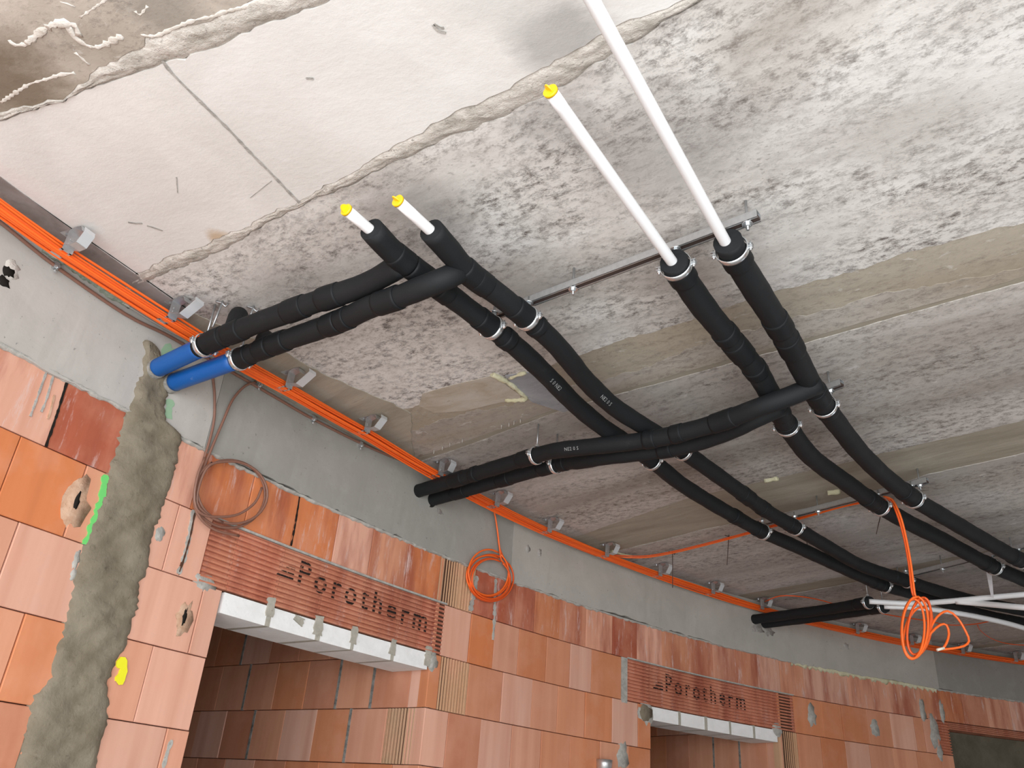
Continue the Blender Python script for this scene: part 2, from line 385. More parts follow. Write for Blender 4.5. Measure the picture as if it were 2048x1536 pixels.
flat_strip([pc(x, y, zz) for x, y in ((353,355),(354,372),(355,386))], .003, 'crack', M['crack'], ceiling)
flat_strip([pc(x, y, zz) for x, y in ((20,370),(140,455),(250,531),(340,594),(436,661))], .0035, 'crack', M['dark'], ceiling)['label'] = 'thin dark gap beside the ring beam'
for pts in (((256,445),(270,447),(284,447)), ((294,452),(305,455),(325,462)), ((612,157),(620,157),(627,158)), ((866,50),(876,62),(892,66)), ((868,48),(880,56),(888,56))):
    flat_strip([pc(x, y, zz) for x, y in pts], .006, 'scuff', M['crack'], ceiling)
# lime ridges on the weathered slab and lips of mortar along the joint
M['lime'] = rough_mat('white lime bloom', (.62,.58,.52), (.76,.73,.68), (.45,.4,.35), 30, 0, .006)
for pts, wd in (([(52,88),(95,55),(130,48),(150,75),(190,95),(245,72)], .022), ([(95,55),(110,48),(148,50),(158,72)], .03), ([(160,35),(200,8),(222,-6)], .008), ([(282,70),(310,72),(345,58),(385,42),(430,32),(445,25),(490,14),(520,0)], .012),
                ([(2,205),(40,180),(60,168),(95,158),(120,150),(150,146)], .014), ([(120,4),(135,8),(150,14)], .006), ([(60,88),(30,90),(18,80)], .02), ([(150,105),(165,118),(178,130)], .01), ([(270,22),(280,30),(295,12)], .008)):
    Q_ = spline([pc(x, y, ZC+.001) for x, y in pts], .008); rl = random.Random(len(Q_)+int(wd*1000)); mb = MB().tube(Q_, wd/2, 8, True, lambda i: wd/2*(.25+.9*rl.random()))
    mb.v = [(a, b, ZC+.001+(c-ZC-.001)*.28) for a, b, c in mb.v]; mb.build('lime_streak', M['lime'], ceiling)
# tangential mortar strip where the slabs meet the wall, tan, between the beam and the slab ends
EB = [.185, .23, .305, .345, .41, .44, .20, .05]
def wall_band(s0, s1, o0, o1, z, name, mt, seed=0, step=.03, jag=.01):
    r = np.random.RandomState(seed); S = np.arange(s0, s1, step); v = []
    for i, s in enumerate(S):
        e = o1(s) if callable(o1) else o1
        v += [tuple(W(s, z, o0)), tuple(W(s, z, e+jag*r.randn()))]
        v += [tuple(W(s, z+.02, o0)), tuple(W(s, z+.02, e))]
    f = []
    for i in range(len(S)-1):
        a = 4*i; f += [(a, a+1, a+5, a+4), (a+1, a+3, a+7, a+5)]
    return MB().add(v, f).build(name, mt, ceiling)
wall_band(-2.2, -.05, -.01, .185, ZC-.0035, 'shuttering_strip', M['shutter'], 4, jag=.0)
wall_band(-.05, 1.55, -.01, lambda s: float(np.interp(s, [-.05, .08, .3, .55, .85, 1.0, 1.3, 1.5], EB))+.006*math.sin(s*9), ZC-.003, 'edge_mortar', M['joint_tan'], 3, jag=.004)
# old formwork patch with foam beads
pch = [pc(x, y, ZC-.004) for x, y in ((1010,752),(1060,745),(1150,815),(1128,825),(1065,805),(1035,780))]
M['grey_patch'] = rough_mat('blue grey filler', (.27,.28,.30), (.36,.37,.39), (.2,.2,.2), 10, -20, .003)
v = [tuple(p) for p in pch]; v2 = [(p.x, p.y, ZC+.003) for p in pch]; n = len(v)
MB().add(v+v2, [tuple(range(n))]+[(i, (i+1) % n, n+(i+1) % n, n+i) for i in range(n)]).build('grey_patch', M['grey_patch'], ceiling)['label'] = 'blue grey patch beside the foam bead'
M['tan_patch'] = rough_mat('warm stain concrete', (.40,.35,.28), (.50,.46,.40), (.3,.24,.18), 12, -30, .003, 2, .5)
pch = [pc(x, y, ZC-.003) for x, y in ((845,788),(900,772),(985,752),(1040,790),(1042,800),(1000,805),(930,822),(870,826),(838,812))]
v = [tuple(p) for p in pch]; v2 = [(p.x, p.y, ZC+.003) for p in pch]; n = len(v)
MB().add(v+v2, [tuple(range(n))]+[(i, (i+1) % n, n+(i+1) % n, n+i) for i in range(n)]).build('tan_patch', M['tan_patch'], ceiling)
r_ = random.Random(5)
def bead(pts, r, name='foam_bead', lab=None, z=ZC, par=None):
    P = spline(pts, .012)
    o = MB().tube(P, r, 7, True, lambda i: r*(.7+.6*r_.random())).build(name, M['foam'], par or ceiling)
    if lab: o['label'] = lab
bead([pc(x, y, ZC-.003) for x, y in ((984,748),(1000,756),(1022,768),(1040,784),(1052,796),(1030,800),(1010,800))], .011, lab='pale yellow foam bead on the slab')
bead([pc(x, y, ZC-.003) for x, y in ((1018,757),(1035,750),(1052,745))], .008)
bead([pc(x, y, ZC-.002) for x, y in ((1530,961),(1545,958),(1556,956))], .012)
bead([pc(x, y, ZC-.002) for x, y in ((1222,1102),(1240,1107),(1262,1112))], .010)
bead([pc(x, y, ZC-.002) for x, y in ((1655,985),(1668,984),(1680,982))], .016)
for i, (x, y) in enumerate(((868,900),(885,893),(900,886),(925,878),(1003,850),(1018,846),(1028,842),(1041,838))):   # little lime drips along the joint
    p = pc(x, y, ZC); MB().cyl(p, p+Vector((0, 0, -.02)), .004, 5, .001).build('lime_drip', M['joint_pale'], ceiling)

# ------------------------------------------------------------------ floor and surroundings
fl = MB().box(Matrix(), -6, 13, -1.2, 12, ZF-.3, ZF).build('floor', M['floor']); tag(fl, kind='structure')
gr = MB().box(Matrix(), -30, 35, -30, -1.21, ZF-.5, ZF-.2).build('ground', M['ground']); tag(gr, kind='structure')
wf = MB().box(Matrix(), 5.5, 13, -1.2, -.95, ZF, ZC+.01).build('dimming_wall', M['core']); tag(wf, kind='structure')  # unseen wall, added to cut daylight on the right side
wf = MB().box(Matrix(), 12.5, 12.8, -1.2, 9, ZF, ZC+.01).build('wall_side', M['core']); tag(wf, kind='structure')

# ------------------------------------------------------------------ curved wall
wall = empty('wall_back', W(3, ZF), kind='structure')
D1 = (.552, 1.80); D2 = (3.617, 4.876); W3 = (6.67, 8.4); ZH = .7148; ZW = .905
S0, S1 = -2.2, 9.2
def arc_block(s0, s1, z0, z1, o_in, o_out, mt, name, parent, step=.125, col=None, label=None, bev=0):
    n = max(1, int(round((s1-s0)/step))); v = []
    for i in range(n+1):
        s = s0+(s1-s0)*i/n
        v += [W(s, z0, o_in), W(s, z1, o_in), W(s, z1, -o_out), W(s, z0, -o_out)]
    f = [(0, 1, 2, 3), tuple(4*n+k for k in (3, 2, 1, 0))]
    for i in range(n):
        a = 4*i
        for k in range(4): f.append((a+k, a+(k+1) % 4, a+4+(k+1) % 4, a+4+k))
    o = MB().add(v, f).build(name, mt, parent)
    if col: o.color = (*col, 1)
    if label: o['label'] = label
    return o
# core behind the bricks (with openings)
for a, b, z0, z1 in ((S0, D1[0], ZF, ZB), (D1[0], D1[1], ZH, ZB), (D1[1], D2[0], ZF, ZB), (D2[0], D2[1], ZH, ZB), (D2[1], W3[0], ZF, ZB), (W3[0], W3[1], ZW, ZB), (W3[1], S1, ZF, ZB)):
    arc_block(a+.004 if a > S0 else a, b-.004 if b < S1 else b, z0+(.004 if z0 > ZF else 0), z1, -.02, .24, M['joint_dark'], 'masonry_core', wall)
# ring beam in cast lengths
ZBT = ZC+.004
def beam(s0, s1, off, col, lab, seed):
    r = np.random.RandomState(seed); S = np.arange(s0, s1+.001, (s1-s0)/max(2, int((s1-s0)/.03))); v = []
    lowz = ZB-.002+np.cumsum(r.randn(len(S)))*0
    for i, s in enumerate(S):
        zl = ZB+.004*math.sin(s*9+seed)+.003*r.randn()+.006*math.sin(s*2.3)
        v += [W(s, zl, off), W(s, zl+.04, off+.0004*r.randn()), W(s, ZB+.25, off+.002*math.sin(s*5)), W(s, ZBT, off), W(s, ZBT, -.24), W(s, zl, -.24)]
    n = 6; f = [tuple(range(n)), tuple(range(len(v)-1, len(v)-1-n, -1))]
    for i in range(len(S)-1):
        for k in range(n): f.append((i*n+k, i*n+(k+1) % n, (i+1)*n+(k+1) % n, (i+1)*n+k))
    o = MB().add(v, f, False).build('ring_beam', M['beam'], wall); o.color = (*col, 1); o['label'] = lab
beam(S0, .30, .012, (.50,.475,.44), 'pale grey ring beam length left of the mortar filled chase', 1)
beam(.302, 2.33, .012, (.345,.335,.305), 'mid grey ring beam length over the nearer doorway', 2)
beam(2.332, 6.62, .016, (.45,.43,.39), 'smooth skimmed ring beam length over the far doorway', 3)
beam(6.622, S1, .012, (.28,.27,.245), 'dark grey ring beam length at the far right', 4)
# crumbly mortar line under the beam
def crumb(s0, s1, z, h, off, mt, name, seed, parent=wall, step=.018):
    r = np.random.RandomState(seed); S = np.arange(s0, s1, step); v = []
    for s in S:
        a = h*(.3+.9*r.rand())
        v += [W(s, z+h*.35, off*.3), W(s, z, off*(.6+.5*r.rand())), W(s, z-a, off*.2), W(s, z-a*.5, -.02)]
    f = []
    for i in range(len(S)-1):
        for k in range(3): f.append((i*4+k, i*4+k+1, (i+1)*4+k+1, (i+1)*4+k))
    return MB().add(v, f, True).build(name, mt, parent)
crumb(S0, 5.05, ZB, .012, .018, M['mortar'], 'mortar_edge', 5); crumb(5.05, 6.6, ZB, .03, .016, M['foam'], 'foam_edge', 6)['label'] = 'yellow foam squeezed out under the beam'
crumb(6.6, S1, ZB, .012, .018, M['mortar'], 'mortar_edge', 7)
# bricks
PAL = [(.69,.33,.205), (.64,.25,.12), (.70,.355,.24), (.60,.225,.105), (.66,.29,.165), (.56,.24,.145), (.74,.43,.325)]
brick_cache = {}
def brick_mesh(w_, h, kind='plain', mt=None, d=.12):
    key = (round(w_, 3), round(h, 3), kind, mt.name, d)
    if key in brick_cache: return brick_cache[key]
    me = bpy.data.meshes.new('brick'); x = w_/2-.0012; z = h/2-.001; e = .0022
    if kind == 'plain':     # face with arrises taken off
        v = [(-x, 0+e, -z), (x, e, -z), (x, e, z), (-x, e, z), (-x+e, 0, -z+e), (x-e, 0, -z+e), (x-e, 0, z-e), (-x+e, 0, z-e), (-x, d, -z), (x, d, -z), (x, d, z), (-x, d, z)]
        f = [(4, 5, 6, 7), (0, 1, 5, 4), (1, 2, 6, 5), (2, 3, 7, 6), (3, 0, 4, 7), (1, 0, 8, 9), (2, 1, 9, 10), (3, 2, 10, 11), (0, 3, 11, 8), (9, 8, 11, 10)]
    else:                   # header face with vertical or horizontal ribs
        vert = kind == 'ribs_v'; L = x if vert else z; Q = z if vert else x; n = max(4, int(round(2*L/.02)))
        prof = []
        for i in range(n):
            a = -L+2*L*i/n; p = 2*L/n
            prof += [(a, .014), (a+p*.12, .001), (a+p*.30, 0), (a+p*.55, .001), (a+p*.68, .014)]
        prof.append((L, .004)); prof += [(L, d), (-L, d)]
        k = len(prof); v = []
        for q in (-Q, Q):
            for a, y in prof: v.append((a, y, q) if vert else (q, y, a))
        f = [(i, (i+1) % k, k+(i+1) % k, k+i) for i in range(k)]+[tuple(range(k)), tuple(range(2*k-1, k-1, -1))]
    me.from_pydata(v, [], f)
    bm = bmesh.new(); bm.from_mesh(me); bmesh.ops.recalc_face_normals(bm, faces=bm.faces); bm.to_mesh(me); bm.free()
    me.materials.append(mt); brick_cache[key] = me
    return me
def put_brick(Mx, w_, h, kind, mt, col, parent, pinv, name='brick'):
    o = bpy.data.objects.new(name, brick_mesh(w_, h, kind, mt)); C.objects.link(o)
    o.parent = parent; o.matrix_parent_inverse = pinv
    o.matrix_basis = Mx; o.color = (*col, 1); return o
wpinv = chain(wall).inverted()
br = random.Random(3)
def course(row, s_list, kinds={}, cols={}, mt=None):
    z1, z0 = COURSE[row], COURSE[row+1]
    for i in range(len(s_list)-1):
        a, b = s_list[i], s_list[i+1]
        if b-a < .02: continue
        kd = kinds.get(i, 'plain'); c = cols.get(i) or br.choice(PAL)
        k = br.uniform(.92, 1.06); c = tuple(x*k for x in c)
        mm = mt or M['brick']
        if kd == 'ribs_v': c = (.62, .40, .24); mm = M['brick']
        put_brick(WM((a+b)/2, (z0+z1)/2, br.uniform(-.0015, .0025)), b-a-.001, z1-z0-.0015, kd, mm, c, wall, wpinv)
def fill(a, b, step=.2485, first=None):
    out = [a]; x = a+(first or step)
    while x < b-.06: out.append(x); x += step
    out.append(b); return out
ORG = (.66,.22,.085); PNK = (.76,.43,.32); RED = (.42,.11,.06); PAL2 = (.70,.33,.20)
# row 0 directly under the beam, joints as surveyed
r0 = [-2.03,-1.78,-1.53,-1.285,-1.035,-.785,-.537,-.288,.0,.197,.317,.582,.839,1.084,1.313,1.563,1.80,1.96,2.072,2.228,2.40,2.565,2.784,3.02,3.263,3.494,3.735,4.001,4.243,4.47,4.698,4.929,5.18,5.404,5.647,5.922,6.17,6.427,6.612,6.86,7.11,7.36,7.61,7.86,8.11,8.36,8.61,8.86,9.1]
course(0, r0, {16: 'ribs_v', 17: 'ribs_v'}, {6: PNK, 7: RED, 9: PNK, 10: ORG, 11: ORG, 12: ORG, 13: PNK, 14: PAL2, 15: ORG, 18: RED, 19: RED, 20: (.5,.17,.1), 24: RED, 25: PNK}, M['brick_top'])
# row 1 beside the lintels
course(1, [-2.12,-1.87,-1.62,-1.37,-1.12,-.87,-.62,-.373,-.129,.10,.27,.345,.431], {}, {6: ORG, 7: ORG, 8: PAL2, 9: PNK, 10: PNK, 11: PNK})
course(1, [1.864,2.067,2.255,2.452,2.685,2.888,3.077,3.348], {}, {0: PNK, 1: ORG})
course(1, [5.045,5.338,5.546,5.813,6.06,6.31,6.40,6.55])
course(1, fill(8.4, 9.1))
# row 2 and below, around the openings
course(2, [-2.03,-1.78,-1.53,-1.28,-1.03,-.78,-.53,-.284,-.02,.16,.466,D1[0]], {}, {7: PNK, 9: PNK, 10: PNK})
course(2, [D1[1],1.88,2.088,2.344,2.582,2.796,3.03,3.267,3.50,D2[0]], {1: 'ribs_v'})
course(2, [D2[1],5.06,5.30,5.55,5.80,6.04,6.29,6.54,W3[0]], {0: 'ribs_v'})
course(2, fill(8.4, 9.1))
course(3, [-2.15,-1.9,-1.65,-1.4,-1.15,-.9,-.66,-.41,-.167,.08,.317,D1[0]], {}, {10: PNK})
course(3, [D1[1],1.966,2.206,2.444,2.676,2.913,3.167,3.42,D2[0]], {}, {0: PNK})
course(3, fill(D2[1], W3[0], .245, .2)); course(3, fill(8.4, 9.1))
for row, o in ((4, .12), (5, .03)):
    course(row, fill(-1.9, D1[0], .2485, o)); course(row, fill(D1[1], D2[0], .2485, o)); course(row, fill(D2[1], W3[0], .2485, o)); course(row, fill(8.4, 9.1))
# below the modelled courses the wall goes on down to the floor
for a, b in ((S0, D1[0]), (D1[1], D2[0]), (D2[1], S1)): arc_block(a, b, ZF, COURSE[6], 0, .02, M['core'], 'lower_masonry', wall)
# lintels: ribbed clay shells with stencilled lettering
def lintel(s_list, label, pix0, pix1, hscale):
    e = empty('lintel', W((s_list[0]+s_list[-1])/2, .84, 0)); e.parent = wall; e.matrix_parent_inverse = wpinv; e['label'] = label
    ip = chain(e).inverted()
    for a, b in zip(s_list[:-1], s_list[1:]):
        put_brick(WM((a+b)/2, .8398, .004), b-a, .246, 'ribs_h', M['lintel'], (.60*br.uniform(.93,1.05),.235,.145), e, ip, 'clay_shell')
    # lettering
    def word(txt, s0, z0, s1, z1, h, spacing=1.0):
        cu = bpy.data.curves.new('lettering', 'FONT'); cu.body = txt; cu.space_character = spacing; cu.resolution_u = 3; cu.offset = .014
        to = bpy.data.objects.new('tmp', cu); C.objects.link(to); bpy.context.view_layer.update()
        me = bpy.data.meshes.new_from_object(to); C.objects.unlink(to); bpy.data.objects.remove(to)
        co = np.empty(len(me.vertices)*3); me.vertices.foreach_get('co', co); co = co.reshape(-1, 3)
        x0, x1_ = co[:, 0].min(), co[:, 0].max(); ym = co[:, 1].max()
        faces = [tuple(p.vertices) for p in me.polygons]; vv = []
        for c in co:
            t = (c[0]-x0)/(x1_-x0); vv.append(W(s0+(s1-s0)*t, z0+(z1-z0)*t+c[1]/ym*h, .0065))
        return vv, faces
    a = pwall(*pix0); b = pwall(*pix1)
    vv, ff = word('Porotherm', a[0], a[1], b[0], b[1], hscale, 1.35)
    mb = MB(); mb.add(vv, ff)
    # the little stepped emblem in front of the word
    ex = a[0]-.125; ez = a[1]+.005
    for q in range(4):
        mb.add([W(ex+.022*q*.9, ez+.018*q, .0065), W(ex+.10, ez+.018*q, .0065), W(ex+.10, ez+.018*q+.012, .0065), W(ex+.022*q*.9+.012, ez+.018*q+.012, .0065)], [(0, 1, 2, 3)])
    o = mb.build('lettering', M['ink'], e, False); o['label'] = 'black stencilled word Porotherm'
lintel([.431,.566,.815,1.06,1.31,1.555,1.70,1.864], 'ribbed clay lintel with black stencilled lettering above the nearer doorway', (592,1168), (850,1264), .105)
lintel([3.40,3.60,3.85,4.10,4.35,4.60,4.85,5.045], 'ribbed clay lintel with black stencilled lettering above the far doorway', (1330,1385), (1490,1420), .115)
arc_block(3.348, 3.40, .70, .965, .004, .05, M['mortar'], 'mortar_joint', wall)
arc_block(.431, 1.87, .9635, .972, .008, .02, M['mortar'], 'mortar_joint', wall); arc_block(3.4, 5.05, .9635, .972, .008, .02, M['mortar'], 'mortar_joint', wall)
# lintel over the third opening (thin ribbed edge) and its ribbed end stones
put_brick(WM(6.61, .8398, .002), .12, .246, 'ribs_h', M['lintel'], (.52,.19,.11), wall, wpinv)
for k in range(7): put_brick(WM(6.67+.247*(k+.5), .9348, .004), .246, .056, 'ribs_h', M['lintel'], (.50,.21,.13), wall, wpinv)
# mortar dabs and keyed joints
def dab(px, py, rx, rz, name='mortar_dab', mt=None, off=.0025, th=.001, seed=0, parent=None):
    s, z = pwall(px, py); r = random.Random(seed or px); n = 16; v = [W(s, z, off+th)]
    for i in range(n):
        t = 2*math.pi*i/n; k = r.uniform(.55, 1.25); v.append(W(s+rx*k*math.cos(t), z+rz*k*math.sin(t), off))
    for i in range(n):
        t = 2*math.pi*i/n; v.append(W(s+rx*1.05*math.cos(t), z+rz*1.05*math.sin(t), -.004))
    f = [(0, 1+i, 1+(i+1) % n) for i in range(n)]+[(1+i, 1+n+i, 1+n+(i+1) % n, 1+(i+1) % n) for i in range(n)]
    return MB().add(v, f, True).build(name, mt or M['mortar'], parent or wall)
for x, y, rx, rz in ((409,1166,.05,.03),(1623,1430,.045,.075),(1750,1455,.045,.065),(1245,1512,.05,.08),(1555,1460,.05,.045),(1292,1428,.07,.07),(866,1322,.03,.05),(1868,1462,.05,.12),(1880,1505,.03,.06),
                     (1845,1420,.03,.08),(1884,1424,.025,.08),(320,1068,.02,.03),(152,1120,.012,.03),(147,1150,.012,.02)):
    dab(x, y, rx, rz)
for x, y, rx, rz in ((1290,1425,.05,.05),): dab(x, y, rx, rz, mt=M['mortar_olive'], off=.011)
def wall_line(pts, wd, name, mt, off=.004, parent=None, jag=.5, seed=1):
    P = [pwall(*p) for p in pts]; r = random.Random(seed); Q = spline([Vector((a, b, 0)) for a, b in P], .01); v = []
    for i, q in enumerate(Q):
        t = (Q[min(i+1, len(Q)-1)]-Q[max(i-1, 0)]).normalized(); n = Vector((-t.y, t.x, 0)); w_ = wd/2*(1+jag*(r.random()*2-1))
        a = q-n*w_; b = q+n*w_
        v += [W(a.x, a.y, off), W(b.x, b.y, off), W(b.x, b.y, -.002), W(a.x, a.y, -.002)]
    f = []
    for i in range(len(Q)-1):
        for k in range(4): f.append((4*i+k, 4*i+(k+1) % 4, 4*i+4+(k+1) % 4, 4*i+4+k))
    return MB().add(v, f+[(0, 1, 2, 3)]).build(name, mt, parent or wall)
wall_line([(991,1158),(990,1185),(988,1240),(985,1280)], .018, 'mortar_joint', M['mortar'])
wall_line([(387,1020),(378,1070),(368,1115),(356,1148)], .016, 'mortar_joint', M['mortar'])
wall_line([(388,1026),(379,1072),(366,1118),(357,1144)], .006, 'mortar_joint', M['joint_dark'], .006)
wall_line([(600,984),(592,1040),(582,1092)], .005, 'dark_joint', M['dark'], .003)
wall_line([(134,762),(114,828),(92,893)], .006, 'dark_joint', M['dark'], .003)
wall_line([(343,1480),(335,1500),(325,1536)], .014, 'mortar_joint', M['mortar'])
wall_line([(953,1152),(948,1185),(940,1222)], .025, 'mortar_joint', M['mortar'])
# grooves knocked out of single bricks
M['chip'] = rough_mat('broken clay', (.52,.31,.20), (.62,.42,.30), (.3,.18,.12), 30, 0, .006)
for x, y, rx, rz in ((153,1005,.045,.085), (368,1236,.035,.06)):
    dab(x, y, rx, rz, 'broken_patch', M['chip'], .003, .0004); dab(x, y-3, .008, .03, 'broken_hole', M['dark'], .005, .0004)
# marks
for pts in (((92,745),(76,790),(60,833)), ((106,752),(92,800),(82,824)), ((108,790),(101,820),(95,838)), ((90,676),(93,688),(95,690))):
    wall_line(pts, .006, 'scratch', M['chip' if pts[0][0] > 107 else 'crack'], .003)
wall_line([(210,950),(204,985),(195,1018),(180,1060),(170,1090)], .022, 'green_mark', M['green'], .006)['label'] = 'bright green spray line along the mortar chase'
wall_line([(337,800),(333,820),(331,838)], .03, 'green_mark', M['green_pale'], .014)
wall_line([(322,695),(332,705),(345,712)], .05, 'green_mark', M['green_pale'], .014)
wall_line([(236,1318),(246,1335),(240,1356),(232,1366)], .030, 'yellow_mark', M['yellow_paint'], .006)['label'] = 'yellow spray mark beside the mortar chase'
for x, y in ((1052,1098),(1076,1107),(1650,1285),(1690,1293)): dab(x, y, .028 if x > 1500 else .018, .028, 'wall_hole', M['crack'], .0165, .001)
for x, y in ((12,545),(4,566)): dab(x, y, .02, .022, 'wall_hole', M['dark'], .0135, .001)
dab(18, 538, .03, .035, 'mortar_dab', M['lime'], .0125, .001)
for x, y, r_1 in ((832,995,.05),(850,1010,.05),(872,1020,.06),(1512,1256,.07),(1532,1262,.07)): dab(x, y, r_1, r_1*.6, 'chipped_plaster', M['chipped'], .0165 if x > 1000 else .0125, .0012)
dab(838, 985, .045, .04, 'hole_edge', M['dark'], .0135, .0005); dab(862, 1003, .04, .035, 'hole_edge', M['dark'], .0135, .0005)
wall_line([(708,1002),(722,1012),(735,1022)], .016, 'dark_gap', M['dark'], .0)
# flat steel tie strip and tan formwork scar
# mortar filled chase
LE = [(285,686),(288,700),(286,742),(268,775),(262,800),(250,835),(240,880),(222,930),(208,985),(185,1045),(165,1096),(150,1150),(138,1215),(130,1250),(112,1290),(98,1362),(66,1392),(56,1450),(44,1500),(30,1545),(-10,1680)]
RE = [(300,684),(318,700),(325,740),(335,790),(330,842),(352,862),(367,878),(362,920),(348,975),(335,1012),(308,1080),(305,1138),(285,1172),(284,1210),(268,1255),(262,1292),(240,1325),(222,1368),(226,1400),(222,1455),(208,1490),(200,1545),(170,1680)]
Lp = [pwall(*p, .012) for p in LE]; Rp = [pwall(*p, .012) for p in RE]
zs = np.arange(max(Lp[0][1], Rp[0][1])-.005, -.28, -.012)
rr = np.random.RandomState(8); nw = 14; v = []
Lz = np.array([p[1] for p in Lp])[::-1]; Ls = np.array([p[0] for p in Lp])[::-1]; Rz = np.array([p[1] for p in Rp])[::-1]; Rs = np.array([p[0] for p in Rp])[::-1]
ph = rr.rand(12)*6.28
for i, z in enumerate(zs):
    a = np.interp(z, Lz, Ls)+.004*rr.randn(); b = np.interp(z, Rz, Rs)+.004*rr.randn()
    for j in range(nw+1):
        t = j/nw; s = a+(b-a)*t
        e = min(1, 4*t, 4*(1-t)); h = .004+.012*e**.5
        h += e*(.004*math.sin(s*34+z*13+ph[0])+.004*math.sin(z*41+s*9+ph[1])+.003*math.sin(s*70-z*55+ph[2])+.002*rr.randn())
        h += .012 if z > ZB-.03 else 0
        v.append(W(s, z, h+(.0 if 0 < j < nw else -.010)))
f = [(i*(nw+1)+j, i*(nw+1)+j+1, (i+1)*(nw+1)+j+1, (i+1)*(nw+1)+j) for i in range(len(zs)-1) for j in range(nw)]
MB().add(v, f, True).build('mortar_chase', M['mortar_olive'], wall)['label'] = 'wide olive brown mortar filled chase running down the wall'

# aerated concrete blocks closing the top of the doorways
def blocks(s_list, lab):
    for k, (a, b) in enumerate(zip(s_list[:-1], s_list[1:])):
        o = arc_block(a+.004, b-.004, .634, .712, -.002-.001*(k % 2), .24, M['aac'], 'aerated_block', wall)
        if k: arc_block(a-.006-.004*(k % 2), a+.008+.006*(k % 3), .6335, .716, -.0005, .235, M['aac_mortar'], 'block_mortar', wall)
blocks([D1[0]+.01]+[pwall(x, y)[0] for x, y in ((541,1214),(637,1251),(708,1270),(786,1294))]+[1.79], ''); blocks([D2[0]+.01]+[pwall(x, y)[0] for x, y in ((1359,1440),(1411,1450),(1461,1460),(1508,1468))]+[4.86], '')
for x, y, wd, ln in ((541,1214,.045,38),(598,1240,.05,12),(637,1251,.05,38),(708,1270,.035,34),(786,1294,.035,30),(856,1312,.04,40)):
    wall_line([(x+2, y-ln/2), (x, y), (x-3, y+ln/2)], wd, 'mortar_smear', M['aac_mortar'], .0035, jag=.25, seed=x)
arc_block(D1[0]+.008, D1[1]-.008, .7125, .7148, .0, .2, M['joint_dark'], 'dark_joint', wall)
# rendered panel closing the third opening
arc_block(W3[0]-.02, W3[1]+.02, ZF, ZW-.0, -.10, .20, M['render'], 'rendered_infill', wall, label='dark olive grey rendered infill in the far right opening')
# brick cross walls seen through the doorways
def cross_wall(name, s, dirv, L, label, flip):
    o0 = W(s, ZF, -.0); e = empty(name, o0, kind='structure'); d = Vector((*dirv, 0)).normalized()
    nrm = Vector((d.y, -d.x, 0))*flip       # away from the room that is looked into
    Mx = Matrix((d, nrm, Vector((0, 0, 1)))).transposed().to_4x4(); Mx.translation = Vector((o0.x, o0.y, 0))
    MB().box(Mx, .0, L, .02, .14, ZF, ZC+.01).build('masonry_core', M['joint_dark'], e)
    ip = chain(e).inverted()
    for row in range(6):
        z1, z0 = COURSE[row], COURSE[row+1]; xs = [0]+list(np.arange([.10,.22,.12,.247,.17,.06][row], L, .2485))
        for i in range(len(xs)-1):
            a, b = xs[i], xs[i+1]; kd = 'plain'; c = br.choice(PAL)
            if row == 3 and i == 0: kd = 'ribs_v'; c = (.50,.34,.21)
            mm = Mx @ Matrix.Translation(((a+b)/2, br.uniform(-.001, .002), (z0+z1)/2))
            put_brick(mm, b-a, z1-z0-.0015, kd, M['brick'], c, e, ip)
            if (row, i) in ((2, 1), (1, 5), (2, 5), (3, 1), (3, 4), (2, 2)):
                MB().box(Mx, b-.008, b+.008, -.002, .01, z0, z1).build('mortar_joint', M['collar'], e)
    MB().box(Mx, 0, L, 0, .02, ZF, COURSE[6]).build('lower_masonry', M['core'], e)
    MB().box(Mx, 0, L, 0, .02, ZB, ZC+.01).build('lower_masonry', M['core'], e)
    return e
cross_wall('wall_right', 1.805, (-.797, .604), 2.6, '', 1)
th = D2R(150)-4.88/RW
cross_wall('wall_far', 4.881, (math.cos(th)-.05, math.sin(th)), 2.4, '', 1)
# unseen rest of the rooms behind, walls added to keep them dark
def room_shell(name, s, L, dx=0):
    th = D2R(150)-s/RW; d = Vector((math.cos(th), math.sin(th), 0)); o0 = W(s, 0, -.245); n = Vector((d.y, -d.x, 0))
    Mx = Matrix((d, n, Vector((0, 0, 1)))).transposed().to_4x4(); Mx.translation = o0
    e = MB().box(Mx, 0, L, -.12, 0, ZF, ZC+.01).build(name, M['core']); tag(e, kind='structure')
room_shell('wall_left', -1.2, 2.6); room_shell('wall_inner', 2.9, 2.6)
o = arc_block(-1.6, 9.2, ZF, ZC+.01, -2.7, 2.85, M['core'], 'wall_rear', None); tag(o, kind='structure')

